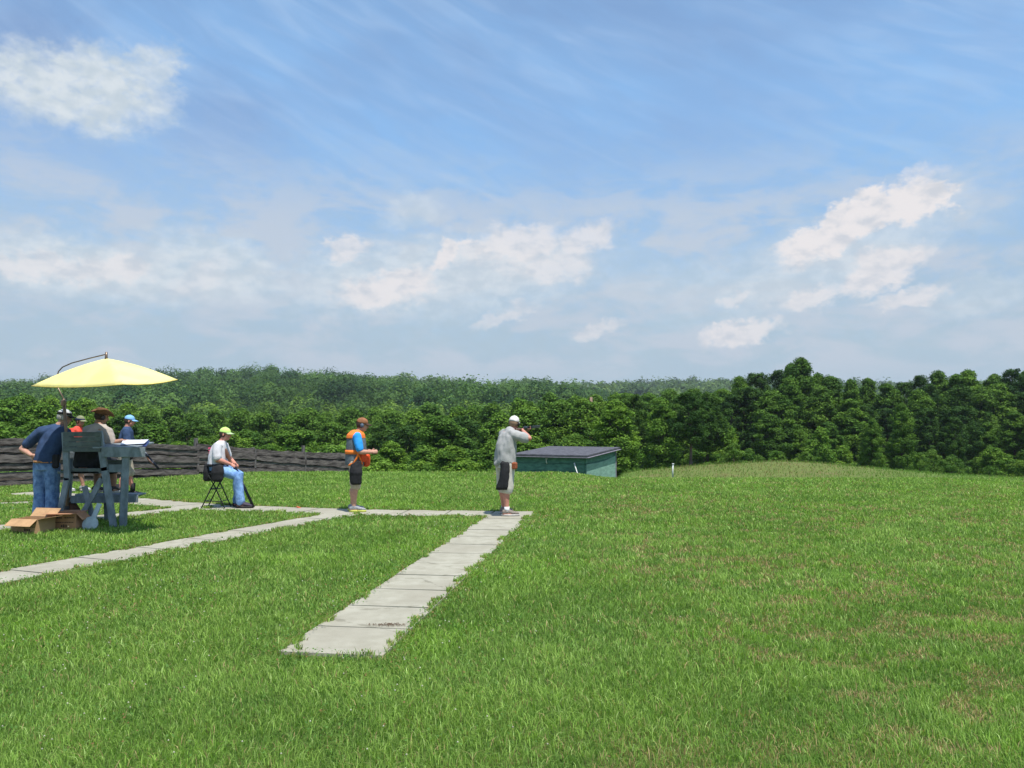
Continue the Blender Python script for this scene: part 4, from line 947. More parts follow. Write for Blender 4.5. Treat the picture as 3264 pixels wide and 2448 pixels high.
def handform(bm, wrist, d, nrm, s=1.0, curl=.7, side=1):
    """palm and five separate bent fingers; d towards fingertips, nrm out of the palm side they curl to, side +1/-1 for the thumb"""
    d = d.normalized(); nrm = (nrm - d * nrm.dot(d)).normalized(); w = d.cross(nrm) * side
    tube(bm, [wrist - d * .02, wrist + d * .03 * s, wrist + d * .085 * s], [.026 * s, .036 * s, .04 * s], 10, .5, nrm)
    for k, (o_, L) in enumerate(((-.030, .9), (-.010, 1.0), (.011, .95), (.031, .75))):
        p = wrist + (d * .088 + w * o_) * s; pts = [p - d * .02 * s]; a = 0
        for sg in (.036, .024, .019):
            pts.append(p.copy()); a += curl; q = d * math.cos(a) + nrm * math.sin(a); p = p + q * sg * L * s * 1.15
        pts.append(p); tube(bm, pts, [.0095 * s, .0095 * s, .009 * s, .008 * s, .007 * s], 8)
    p = wrist + (d * .022 - w * .03) * s; q = (d * .6 - w * .75 + nrm * .25).normalized()
    p2 = p + q * .042 * s; p3 = p2 + (d * .85 - w * .1 + nrm * .5).normalized() * .034 * s
    tube(bm, [p - q * .012 * s, p, p2, p3], [.013 * s, .0125 * s, .011 * s, .009 * s], 8)
def footform(bm, ankle, f, s=1.0):
    f = f.normalized(); g = V3(ankle.x, ankle.y, .0); r = V3(f.y, -f.x, 0)
    tube(bm, [ankle + V3(0, 0, .04), ankle - V3(0, 0, .02), V3(ankle.x, ankle.y, .05) - f * .02], [.045 * s, .04 * s, .038 * s], 10)
    tube(bm, [g - f * .05 + V3(0, 0, .045), g + f * .06 + V3(0, 0, .045), g + f * .15 + V3(0, 0, .035)], [.035, .04, .032], 10)
def shoe(name, ankle, f, upper, sole, parent, high=.09, s=1.0, z0=.026):
    f = f.normalized(); r = V3(f.y, -f.x, 0); g = V3(ankle.x, ankle.y, 0)
    bm = bmesh.new()
    def rg(a, w, z, h): return (g + f * a * s + V3(0, 0, z), r * w * s, V3(0, 0, h))
    loft(bm, [rg(-.085, .02, z0 + .045, .02), rg(-.075, .034, z0 + .045, .038), rg(-.03, .042, z0 + .05, .05), rg(.04, .042, z0 + .048, .046), rg(.10, .046, z0 + .036, .034), rg(.16, .045, z0 + .028, .026), rg(.20, .032, z0 + .024, .02), rg(.215, .012, z0 + .022, .012)], 16)
    tube(bm, [g + V3(0, 0, z0 + .04) - f * .01, V3(ankle.x, ankle.y, z0 + high) - f * .005], [.044 * s, .046 * s], 12, cap=False)
    me = blob_mesh(name, bm, .007, 3); o = link(name, me, upper, parent)
    bm = bmesh.new(); n = 24
    ring = []
    for k in range(n):
        t_ = 2 * math.pi * k / n; a = .065 + .158 * math.cos(t_); w = .049 * math.sin(t_) * (1 + .12 * math.cos(t_)); ring.append(g + f * a * s + r * w * s)
    lo = [bm.verts.new(p + V3(0, 0, z0 - .022)) for p in ring]; hi = [bm.verts.new(p * 1 + V3(0, 0, z0 + .012)) for p in ring]
    bm.faces.new(lo[::-1]); bm.faces.new(hi)
    for k in range(n): bm.faces.new((lo[k], lo[(k + 1) % n], hi[(k + 1) % n], hi[k]))
    obj('sole', bm, sole, o, True); return o
def limb(bm, pts, rad): tube(bm, pts, rad, 14)
def cap_(parent, W, M, mat, bill=True, s=1.0, billmat=None, back=False, name='cap'):
    bm = bmesh.new(); ell(bm, W(-.012, 0, .045), (.108 * s, .088 * s, .09 * s), M, 20)
    bmesh.ops.bisect_plane(bm, geom=bm.verts[:] + bm.edges[:] + bm.faces[:], plane_co=W(0, 0, .032), plane_no=(M.col[2] * 1.0 + M.col[0] * .12), clear_inner=True)
    bmesh.ops.holes_fill(bm, edges=[e for e in bm.edges if e.is_boundary])
    ell(bm, W(-.012, 0, .137), (.009, .009, .006))
    o = obj(name, bm, mat, parent, True)
    if bill:
        bm = bmesh.new(); sg = -1 if back else 1; n = 14; rows = []
        for j in range(5):
            row_ = []
            for k in range(n + 1):
                t_ = -1.15 + 2.3 * k / n; L = 1 + j * .17
                row_.append(W(sg * (math.cos(t_) * .098 + j * .019 * max(0, math.cos(t_))), math.sin(t_) * .083, .042 - j * .006 - .012 * math.sin(t_) ** 2))
            rows.append([bm.verts.new(p) for p in row_])
        for a, b_ in zip(rows, rows[1:]):
            for k in range(n): bm.faces.new((a[k], a[k + 1], b_[k + 1], b_[k]))
        ex = bmesh.ops.extrude_face_region(bm, geom=bm.faces[:]); bmesh.ops.translate(bm, vec=M.col[2] * -.005, verts=[v for v in ex['geom'] if isinstance(v, bmesh.types.BMVert)])
        obj('bill', bm, billmat or mat, o, True)
    return o
def eyes_(parent, W, M, glasses=None):
    for e in (-1, 1):
        bm = bmesh.new(); ell(bm, W(.079, e * .031, .012), (.009, .012, .008), M, 8); obj('eye', bm, simple('eye', (.1, .08, .07), .3) if 'eye' not in bpy.data.materials else bpy.data.materials['eye'], parent, True)
    if glasses:
        bm = bmesh.new()
        for e in (-1, 1):
            ell(bm, W(.094, e * .033, .012), (.006, .026, .019), M, 12); tube(bm, [W(.09, e * .056, .015), W(.03, e * .078, .015), W(-.02, e * .079, .012)], .003, 5)
        tube(bm, [W(.098, -.01, .016), W(.098, .01, .016)], .003, 5); obj('glasses', bm, glasses, parent, True)
def hair_(parent, W, M, mat, low=-.06, s=1.0):
    bm = bmesh.new(); ell(bm, W(-.026, 0, .012), (.094 * s, .082 * s, .1 * s), M, 18)
    bmesh.ops.bisect_plane(bm, geom=bm.verts[:] + bm.edges[:] + bm.faces[:], plane_co=W(.03, 0, 0), plane_no=-(M.col[0] - M.col[2] * .5), clear_inner=True)
    bmesh.ops.bisect_plane(bm, geom=bm.verts[:] + bm.edges[:] + bm.faces[:], plane_co=W(0, 0, low), plane_no=M.col[2], clear_inner=True)
    bmesh.ops.holes_fill(bm, edges=[e for e in bm.edges if e.is_boundary]); return obj('hair', bm, mat, parent, True)
def person(px, d, label, z=0.0):
    SLIM[0] = .88
    g = at_px(px, d, z); o = thing('person', (g.x, g.y, z), label, 'person'); return o
def finish_body(o, bm, mat, vox=.0065):
    SLIM[0] = 1.0
    return link('body', blob_mesh('body', bm, vox, 3), mat, o)
def cloth(o, name, bm, mat, wr=.008, vox=.011, sc=9, dirn=(1, 1, 1), smooth=5, seed=0): return link(name, blob_mesh(name, bm, vox, smooth, wr, sc, seed, dirn), mat, o)

TEE_GREY = simple('heather_grey_cotton', (.36, .36, .35), .9, .1, 8, .2, 90)
SHORT_W = simple('off_white_cotton', (.55, .52, .46), .9, .1, 8, .2, 90)
NAVY = simple('navy_cotton', (.035, .065, .14), .9, .25, 8, .2, 90)
DENIM = simple('blue_denim', (.16, .27, .46), .9, .35, 11, .3, 120, col2=(.075, .145, .30))
ORANGE = simple('orange_mesh', (.90, .22, .035), .75, .12, 12)
WHITE_C = simple('white_cotton', (.75, .75, .75), .9, .08, 12)
LIGHT_SOLE = simple('pale_sole', (.45, .43, .40), .8)

def gun(o_parent, butt, dirn, up, name='shotgun', label=None, cat='shotgun', blen=.72):
    """break-action gun: stock, receiver, fore-end, two stacked barrels"""
    d = dirn.normalized(); up = (up - d * up.dot(d)).normalized(); s = d.cross(up)
    t_ = thing(name, butt, label, cat)
    P = lambda a, h=0.0, w=0.0: d * a + up * h + s * w
    bm = bmesh.new(); loft(bm, [(P(0, -.045), up * .065, s * .02), (P(.02, -.045), up * .066, s * .022), (P(.2, -.02), up * .036, s * .018), (P(.28, -.03), up * .022, s * .017), (P(.36, -.005), up * .026, s * .018)], 14); obj('stock', bm, WALNUT, t_, True)
    bm = bmesh.new(); loft(bm, [(P(.35, 0), up * .026, s * .018), (P(.38, .004), up * .034, s * .021), (P(.50, .004), up * .034, s * .021), (P(.51, .004), up * .03, s * .019)], 12)
    tube(bm, [P(.36, -.03), P(.385, -.058), P(.42, -.058), P(.435, -.03)], .004, 6); obj('receiver', bm, GUNMETAL, t_, True)
    bm = bmesh.new(); tube(bm, [P(.50, .018), P(.52 + blen, .018)], .0115, 10, cap=False); tube(bm, [P(.50, -.006), P(.52 + blen, -.006)], .0115, 10, cap=False); bar(bm, P(.5, .033), P(.52 + blen, .033), .007, .004); obj('barrels', bm, GUNMETAL, t_, True)
    bm = bmesh.new(); loft(bm, [(P(.51, -.022), up * .02, s * .02), (P(.6, -.024), up * .022, s * .022), (P(.74, -.02), up * .014, s * .016)], 12); obj('fore_end', bm, WALNUT, t_, True)
    return t_

# ---- 1. the aiming shooter
def shooter():
    o = person(1618, 13.95, 'person aiming a shotgun in grey T-shirt, cream shorts and white cap', .02); base = o.location
    gd = V3(.36, .93, .03).normalized(); r = V3(.62, -.78, 0).normalized(); f = V3(.78, .62, 0)
    bm = bmesh.new()
    hipR, hipL = V3(.02, -.07, .90), V3(-.10, .08, .90)
    kR, kL = V3(-.01, -.09, .50), V3(-.08, .24, .50); aR, aL = V3(-.012, -.09, .10), V3(-.07, .34, .10)
    for h, k, a, ff in ((hipR, kR, aR, V3(1, .12, 0)), (hipL, kL, aL, V3(.7, .7, 0))):
        limb(bm, [h, h.lerp(k, .5), k], [.10, .086, .062]); limb(bm, [k, k.lerp(a, .3) - ff.normalized() * .018, k.lerp(a, .7) - ff.normalized() * .006, a], [.06, .066, .046, .038]); footform(bm, a, ff)
    torso(bm, [(V3(-.03, 0, .84), r, .14, .11), (V3(-.04, 0, .95), r, .18, .14), (V3(-.04, .0, 1.08), r, .17, .14), (V3(-.02, .01, 1.25), r, .18, .14), (V3(.0, .03, 1.40), r, .19, .12), (V3(.02, .04, 1.47), r, .12, .09)])
    shR, shL = V3(.12, -.09, 1.415), V3(-.09, .20, 1.41); eR, eL = V3(.375, -.16, 1.345), V3(.10, .46, 1.30)
    wR, wL = V3(.265, .07, 1.475), V3(.285, .575, 1.475)
    limb(bm, [V3(.0, .02, 1.41), shR, shR.lerp(eR, .6), eR], [.05, .054, .052, .046]); limb(bm, [eR, eR.lerp(wR, .35), wR], [.045, .044, .029])
    limb(bm, [V3(0, .06, 1.41), shL, eL], [.05, .054, .045]); limb(bm, [eL, eL.lerp(wL, .35), wL], [.045, .042, .029])
    hc = V3(.115, .135, 1.605); W, M = headform(bm, hc, V3(.40, .9, -.08), V3(.12, -.05, 1).normalized(), V3(.03, .04, 1.45))
    butt = V3(.155, -.02, 1.50)
    gp = lambda a, h=0: butt + gd * a + V3(0, 0, h)
    handform(bm, wR, (gp(.34, -.02) - wR), V3(-.7, .3, -.3), 1, .75, 1); handform(bm, wL, (gp(.66, -.04) - wL) + V3(0, .02, 0), V3(.2, .1, 1), 1, .6, -1)
    b = finish_body(o, bm, SKIN_R); eyes_(b, W, M)
    # clothing
    bm = bmesh.new(); torso(bm, [(V3(-.035, 0, .92), r, .222, .178), (V3(-.04, 0, .98), r, .22, .178), (V3(-.03, .0, 1.1), r, .208, .168), (V3(-.02, .01, 1.25), r, .205, .16), (V3(-.0, .02, 1.38), r, .205, .14), (V3(.01, .035, 1.455), r, .15, .105), (V3(.02, .045, 1.49), r, .085, .075)])
    limb(bm, [shR + V3(-.02, 0, 0), V3(.02, .035, 1.445), shL + V3(.02, 0, 0)], [.085, .095, .085]); limb(bm, [V3(.02, 0, 1.39), shR + V3(0, 0, -.01), shR.lerp(eR, .42) - V3(0, 0, .015), shR.lerp(eR, .70) - V3(0, 0, .02)], [.10, .095, .088, .088]); limb(bm, [V3(-.02, .06, 1.39), shL, shL.lerp(eL, .7)], [.09, .085, .08])
    tube(bm, [V3(-.12, -.06, .95), V3(-.19, -.03, .90)], [.09, .055], 12)
    cloth(o, 'shirt', bm, TEE_GREY, .022, .010, 8, (1, 1, .5), 4, 2)
    bm = bmesh.new(); torso(bm, [(V3(-.03, 0, .82), r, .17, .15), (V3(-.035, 0, .97), r, .19, .15)])
    for h, k in ((hipR, kR), (hipL, kL)): limb(bm, [h, h.lerp(k, .5), k - V3(0, 0, .03)], [.12, .114, .112])
    cloth(o, 'shorts', bm, SHORT_W, .008, .010, 10, (1, 1, .5), 4, 5)
    # shell bags at the hip
    bm = bmesh.new(); c = V3(-.045, -.215, 0); loft(bm, [(c + V3(-.06, .03, .46), (.10, -.02, 0), (0, .03, 0)), (c + V3(-.055, .01, .50), (.108, -.02, 0), (0, .045, 0)), (c + V3(-.015, .01, .66), (.088, -.01, 0), (0, .05, 0)), (c + V3(0, .02, .80), (.085, -.01, 0), (0, .045, 0)), (c + V3(.0, .03, .92), (.08, 0, 0), (0, .035, 0)), (c + V3(.0, .04, .96), (.05, 0, 0), (0, .02, 0))], 14)
    cloth(o, 'shell_pouch', bm, BLACK, .006, .009, 10, seed=3)
    bm = bmesh.new(); box(bm, (.115, -.17, .875), (.115, .06, .12), Matrix.Rotation(-.5, 3, 'Z'), .02); obj('belt_pouch', bm, simple('rust_leather', (.30, .085, .035), .6, .3, 14), o)
    SH = simple('grey_brown_trainer', (.24, .20, .17), .8, .45, 60); 
    for a, ff, sock in ((aR, V3(1, .12, 0), WHITE_C), (aL, V3(.7, .7, 0), simple('pale_blue_cotton', (.35, .45, .7), .9))):
        shoe('shoe', a, ff, SH, LIGHT_SOLE, o, .085); bm = bmesh.new(); tube(bm, [a - V3(0, 0, .02), a + V3(0, 0, .065)], [.046, .046], 14, cap=False); obj('sock', bm, sock, o, True)
    CW = simple('white_cap_cloth', (.74, .70, .68), .85, .1, 20); hair_(o, W, M, simple('fair_hair', (.30, .19, .12), .8), -.045); cap_(o, W, M, CW)
    bm = bmesh.new(); 
    for e in (-1, 1): ell(bm, W(-.005, e * .085, -.008), (.03, .018, .036), M, 12)
    obj('ear_defenders', bm, BLACK, o, True)
    gun(o, base + butt, gd, V3(0, 0, 1), label='over-and-under shotgun held to the aiming shooter\'s cheek', blen=.70)
shooter()

# ---- 2. the man in the orange vest
def vestman():
    o = person(1143, 14.62, 'person in orange and grey shooting vest, blue T-shirt and brown cap', .02)
    f = V3(.95, .31, 0).normalized(); r = V3(f.y, -f.x, 0)
    bm = bmesh.new(); hipR, hipL = V3(-.035, -.10, .88), V3(-.06, .10, .88); kR, kL = V3(-.02, -.10, .48), V3(-.08, .14, .48); aR, aL = V3(-.045, -.10, .10), V3(-.12, .15, .10)
    for h, k, a, ff in ((hipR, kR, aR, V3(1, .0, 0)), (hipL, kL, aL, V3(.95, .35, 0))):
        limb(bm, [h, h.lerp(k, .5), k], [.098, .083, .06]); limb(bm, [k, k.lerp(a, .3) - ff * .022, k.lerp(a, .7) - ff * .008, a], [.06, .068, .047, .038]); footform(bm, a, ff)
    torso(bm, [(V3(-.045, 0, .84), r, .14, .11), (V3(-.045, 0, .95), r, .17, .15), (V3(-.03, 0, 1.08), r, .17, .16), (V3(-.04, 0, 1.25), r, .18, .145), (V3(-.04, 0, 1.38), r, .18, .115), (V3(-.015, 0, 1.45), r, .10, .08)])
    shR, shL = V3(.015, -.185, 1.36), V3(-.08, .18, 1.37); eR, eL = V3(.085, -.235, 1.09), V3(.04, .25, 1.10); wR, wL = V3(.27, -.12, 1.08), V3(.26, .13, 1.08)
    limb(bm, [V3(-.03, -.05, 1.37), shR, shR.lerp(eR, .6), eR], [.05, .054, .05, .044]); limb(bm, [eR, eR.lerp(wR, .35), wR], [.046, .045, .029])
    limb(bm, [V3(-.04, .05, 1.37), shL, eL], [.05, .054, .044]); limb(bm, [eL, eL.lerp(wL, .35), wL], [.045, .043, .029])
    hc = V3(.075, .01, 1.575); W, M = headform(bm, hc, V3(.97, .22, -.15), V3(.14, 0, 1).normalized(), V3(-.01, 0, 1.43))
    handform(bm, wR, V3(.8, .5, .12), V3(-.2, .6, -.2), .95, .7, -1); handform(bm, wL, V3(.7, -.6, .12), V3(-.2, -.6, -.2), .95, .7, 1)
    b = finish_body(o, bm, SKIN); eyes_(b, W, M, simple('dark_lens', (.02, .02, .025), .2))
    BLUE = simple('bright_blue_cotton', (.03, .32, .80), .85, .12, 10)
    bm = bmesh.new(); torso(bm, [(V3(-.045, 0, .90), r, .185, .165), (V3(-.035, 0, 1.08), r, .19, .178), (V3(-.04, 0, 1.25), r, .19, .16), (V3(-.04, 0, 1.38), r, .185, .128), (V3(-.02, 0, 1.44), r, .12, .09), (V3(-.01, 0, 1.47), r, .075, .07)])
    limb(bm, [shR + V3(0,.02,.005), V3(-.01, 0, 1.40), shL + V3(0,-.02,.005)], [.07, .085, .07]); limb(bm, [V3(-.02, -.08, 1.35), shR, shR.lerp(eR, .45), shR.lerp(eR, .78)], [.08, .084, .078, .076]); limb(bm, [V3(-.04, .08, 1.35), shL, shL.lerp(eL, .75)], [.08, .082, .072]); cloth(o, 'shirt', bm, BLUE, .007, .010, 9, seed=1)
    VG = simple('grey_mesh_vest', (.13, .155, .175), .85, .3, 40)
    bm = bmesh.new(); torso(bm, [(V3(-.045, 0, .845), r, .20, .185), (V3(-.045, 0, .93), r, .205, .19), (V3(-.035, 0, 1.08), r, .203, .19), (V3(-.035, 0, 1.22), r, .203, .182), (V3(-.04, 0, 1.33), r, .19, .168), (V3(-.04, 0, 1.41), r, .165, .14), (V3(-.03, 0, 1.45), r, .08, .08)]); v = cloth(o, 'vest', bm, VG, .006, .011, 8, seed=2)
    bm = bmesh.new(); torso(bm, [(V3(-.045, 0, 1.33), r, .196, .178), (V3(-.045, 0, 1.40), r, .188, .165), (V3(-.03, 0, 1.465), r, .125, .11), (V3(-.02, 0, 1.485), r, .08, .08)]); cloth(v, 'yoke', bm, ORANGE, .003, .009, 8)
    bm = bmesh.new(); torso(bm, [(V3(-.038, 0, 1.045), r, .212, .2), (V3(-.036, 0, 1.12), r, .212, .2)], 28); obj('waist_band', bm, ORANGE, v, True)
    # curved piping from arm hole to hem, on the near side
    bm = bmesh.new(); tube(bm, [V3(.06, -.20, 1.33), V3(.035, -.225, 1.2), V3(.05, -.226, 1.08), V3(.02, -.228, .98), V3(-.03, -.222, .89), V3(-.12, -.19, .85)], .019, 6); tube(bm, [V3(.05, -.22, 1.04), V3(.085, -.2, .95), V3(.11, -.17, .87)], .012, 6); obj('piping', bm, ORANGE, v, True)
    bm = bmesh.new(); box(bm, (.105, -.13, 1.0), (.12, .13, .19), Matrix.Rotation(-.3, 3, 'Z'), .03); box(bm, (.165, -.02, .93), (.11, .16, .24), None, .035); cloth(v, 'front_pocket', bm, simple('red_orange_nylon', (.74, .085, .02), .7, .2, 10), .006, .009, 9)
    SK = simple('khaki_cotton', (.45, .38, .29), .9, .12, 9, .2, 90)
    bm = bmesh.new(); torso(bm, [(V3(-.045, 0, .80), r, .17, .15), (V3(-.045, 0, .95), r, .18, .16)])
    for h, k in ((hipR, kR), (hipL, kL)): limb(bm, [h, h.lerp(k, .5), k - V3(-.0, 0, .0)], [.118, .108, .10])
    cloth(o, 'shorts', bm, SK, .007, .010, 10, (1, 1, .5), 4, 7)
    bm = bmesh.new(); c = V3(.01, -.235, 0); loft(bm, [(c + V3(-.0, .02, .50), (.085, 0, 0), (0, .03, 0)), (c + V3(0, .01, .53), (.105, 0, 0), (0, .05, 0)), (c + V3(-.005, 0, .72), (.12, 0, 0), (0, .055, 0)), (c + V3(.0, .02, .85), (.105, 0, 0), (0, .045, 0)), (c + V3(.02, .03, .93), (.07, 0, 0), (0, .03, 0))], 14); cloth(o, 'shell_pouch', bm, BLACK, .007, .009, 9, seed=4)
    SH = simple('grey_yellow_trainer', (.30, .31, .33), .8, .4, 60); SO = simple('lime_sole', (.55, .60, .12), .7)
    for a, ff in ((aR, V3(1, 0, 0)), (aL, V3(.95, .35, 0))): shoe('shoe', a, ff, SH, SO, o, .09)
    hair_(o, W, M, DARKHAIR, -.06); cap_(o, W, M, simple('brown_cap_cloth', (.28, .12, .055), .85, .25, 14), billmat=simple('dark_brown_bill', (.06, .03, .02), .8))
    bm = bmesh.new(); 
    for e in (-1, 1): ell(bm, W(-.012, e * .088, -.01), (.034, .018, .04), M, 12)
    obj('ear_defenders', bm, simple('slate_plastic', (.10, .13, .18), .5), o, True)
vestman()

# ---- 3. the seated man and his folding stool
def seated():
    o = person(722, 15.35, 'person seated on a stool in lime cap, white T-shirt and jeans', .02); base = o.location
    f = V3(.97, .1, 0).normalized(); r = V3(f.y, -f.x, 0)
    bm = bmesh.new(); hipR, hipL = V3(-.13, -.10, .76), V3(-.13, .10, .76); kR, kL = V3(.27, -.14, .60), V3(.22, .12, .60); aR, aL = V3(.355, -.14, .10), V3(.20, .14, .10)
    for h, k, a in ((hipR, kR, aR), (hipL, kL, aL)):
        limb(bm, [h, h.lerp(k, .5), k], [.095, .085, .062]); limb(bm, [k, k.lerp(a, .35), a], [.06, .064, .04]); footform(bm, a, V3(1, 0, 0))
    torso(bm, [(V3(-.15, 0, .70), r, .17, .13), (V3(-.15, 0, .82), r, .18, .15), (V3(-.13, 0, .95), r, .17, .15), (V3(-.13, 0, 1.08), r, .18, .14), (V3(-.12, 0, 1.19), r, .18, .12), (V3(-.08, 0, 1.26), r, .1, .08)])
    shR, shL = V3(-.10, -.185, 1.17), V3(-.1, .185, 1.17); eR, eL = V3(-.07, -.235, .92), V3(0, .22, .92); wR, wL = V3(.135, -.13, .83), V3(.17, .06, .82)
    limb(bm, [V3(-.1, -.05, 1.18), shR, shR.lerp(eR, .6), eR], [.05, .054, .056, .05]); limb(bm, [eR, eR.lerp(wR, .35), wR], [.052, .05, .03])
    limb(bm, [V3(-.1, .05, 1.18), shL, eL], [.05, .054, .046]); limb(bm, [eL, eL.lerp(wL, .35), wL], [.047, .045, .03])
    hc = V3(-.01, 0, 1.395); W, M = headform(bm, hc, V3(.98, -.05, -.05), V3(.08, 0, 1).normalized(), V3(-.08, 0, 1.24))
    handform(bm, wR, V3(.8, .35, -.45), V3(-.2, .6, -.5), .95, .75, -1); handform(bm, wL, V3(.6, -.45, -.3), V3(.1, -.6, -.4), .95, .75, 1)
    b = finish_body(o, bm, SKIN_R); eyes_(b, W, M, simple('clear_lens', (.12, .12, .13), .2))
    TEE = simple('white_pink_cotton', (.66, .65, .68), .9, .1, 8, .2, 90)
    bm = bmesh.new(); torso(bm, [(V3(-.155, 0, .80), r, .21, .185), (V3(-.145, 0, .95), r, .205, .178), (V3(-.135, 0, 1.08), r, .20, .16), (V3(-.12, 0, 1.18), r, .19, .13), (V3(-.09, 0, 1.245), r, .12, .095), (V3(-.075, 0, 1.275), r, .075, .07)])
    limb(bm, [shR + V3(0,.02,.005), V3(-.085, 0, 1.205), shL + V3(0,-.02,.005)], [.07, .085, .07]); limb(bm, [V3(-.1, -.08, 1.16), shR, shR.lerp(eR, .5), shR.lerp(eR, .82)], [.085, .088, .086, .088]); limb(bm, [V3(-.1, .08, 1.16), shL, shL.lerp(eL, .75)], [.085, .084, .075]); s_ = cloth(o, 'shirt', bm, TEE, .010, .010, 8, (1, 1, .6), 4, 3)
    PINK = simple('pink_print', (.70, .10, .20), .85)                          # faint pink print on the back
    bm = bmesh.new(); rg = random.Random(2)
    for k in range(3):
        for j in range(5): box(bm, (-.285 + .006 * k, -.11 + j * .045, 1.13 - k * .045), (.01, .032, .02 if k else .028), Matrix.Rotation(-.0, 3, 'Z'))
    obj('back_print', bm, PINK, s_)
    bm = bmesh.new(); torso(bm, [(V3(-.15, 0, .70), r, .19, .16), (V3(-.15, 0, .84), r, .19, .16)])
    for h, k, a in ((hipR, kR, aR), (hipL, kL, aL)): limb(bm, [h, h.lerp(k, .5), k + V3(.01, 0, .0), k.lerp(a, .3), k.lerp(a, .65), a - V3(.01, 0, -.02)], [.118, .108, .095, .094, .088, .085])
    cloth(o, 'jeans', bm, simple('light_blue_denim', (.22, .38, .64), .9, .3, 9, .3, 120, col2=(.10, .20, .42)), .010, .010, 9, (1, 1, .7), 4, 1)
    for yy, xx, w in ((-.245, -.06, .125), (-.10, -.30, .09)):
        bm = bmesh.new(); c = V3(xx, yy, 0); loft(bm, [(c + V3(0, 0, .50), (w * .6, 0, 0), (0, .03, 0)), (c + V3(0, 0, .54), (w * .9, 0, 0), (0, .05, 0)), (c + V3(0, 0, .68), (w, 0, 0), (0, .055, 0)), (c + V3(0, .02, .80), (w * .85, 0, 0), (0, .04, 0)), (c + V3(0, .03, .84), (w * .5, 0, 0), (0, .02, 0))], 14); cloth(o, 'shell_pouch', bm, BLACK, .006, .009, 9, seed=6)
    bm = bmesh.new(); torso(bm, [(V3(-.15, 0, .785), r, .222, .20), (V3(-.15, 0, .83), r, .222, .20)], 24); obj('belt', bm, BLACK, o, True)
    SH = simple('dark_purple_trainer', (.05, .04, .06), .7); 
    for a in (aR, aL): shoe('shoe', a, V3(1, 0, 0), SH, simple('dark_sole', (.03, .03, .03), .8), o, .085, 1.1)
    hair_(o, W, M, DARKHAIR, -.06); cap_(o, W, M, simple('lime_cap_cloth', (.58, .86, .22), .8, .08, 12), billmat=simple('pale_lime_bill', (.42, .55, .30), .8))
    # stool
    st = thing('folding_stool', (base.x - .16, base.y, .02), 'black folding stool with crossed legs under the seated man', 'stool')
    bm = bmesh.new(); loft(bm, [((0, 0, .62), (.17, 0, 0), (0, .17, 0)), ((0, 0, .63), (.185, 0, 0), (0, .185, 0)), ((0, 0, .665), (.185, 0, 0), (0, .185, 0)), ((0, 0, .68), (.16, 0, 0), (0, .16, 0))], 24); obj('seat', bm, BLACK, st, True)
    TB = simple('black_tube', (.015, .02, .017), .45)
    for y in (-.17, .17):
        for e in (-1, 1):
            bm = bmesh.new(); tube(bm, [(-e * .10, y, .62), (e * .0 + e * .02, y, .42), (e * .22, y, .0)], .012, 8); obj('leg', bm, TB, st, True)
    for z_, x_ in ((.36, .06), (.13, .16)):
        for e in (-1, 1): bm = bmesh.new(); tube(bm, [(e * x_, -.17, z_), (e * x_, .17, z_)], .009, 8); obj('stretcher', bm, TB, st, True)
    bm = bmesh.new(); tube(bm, [(-.15, -.185, .13), (.15, -.185, .13)], .008, 8); tube(bm, [(-.06, -.185, .36), (.06, -.185, .36)], .008, 8); obj('stretcher', bm, TB, st, True)
    # his gun, butt up by the hip and muzzle resting on the slab in front
    a = base + V3(.02, -.05, 1.12); m = base + V3(.60, -.16, .01); gun(o, a, (m - a), V3(1, 0, .4), label='shotgun resting muzzle down across the seated man\'s lap', blen=(m - a).length - .52)
seated()

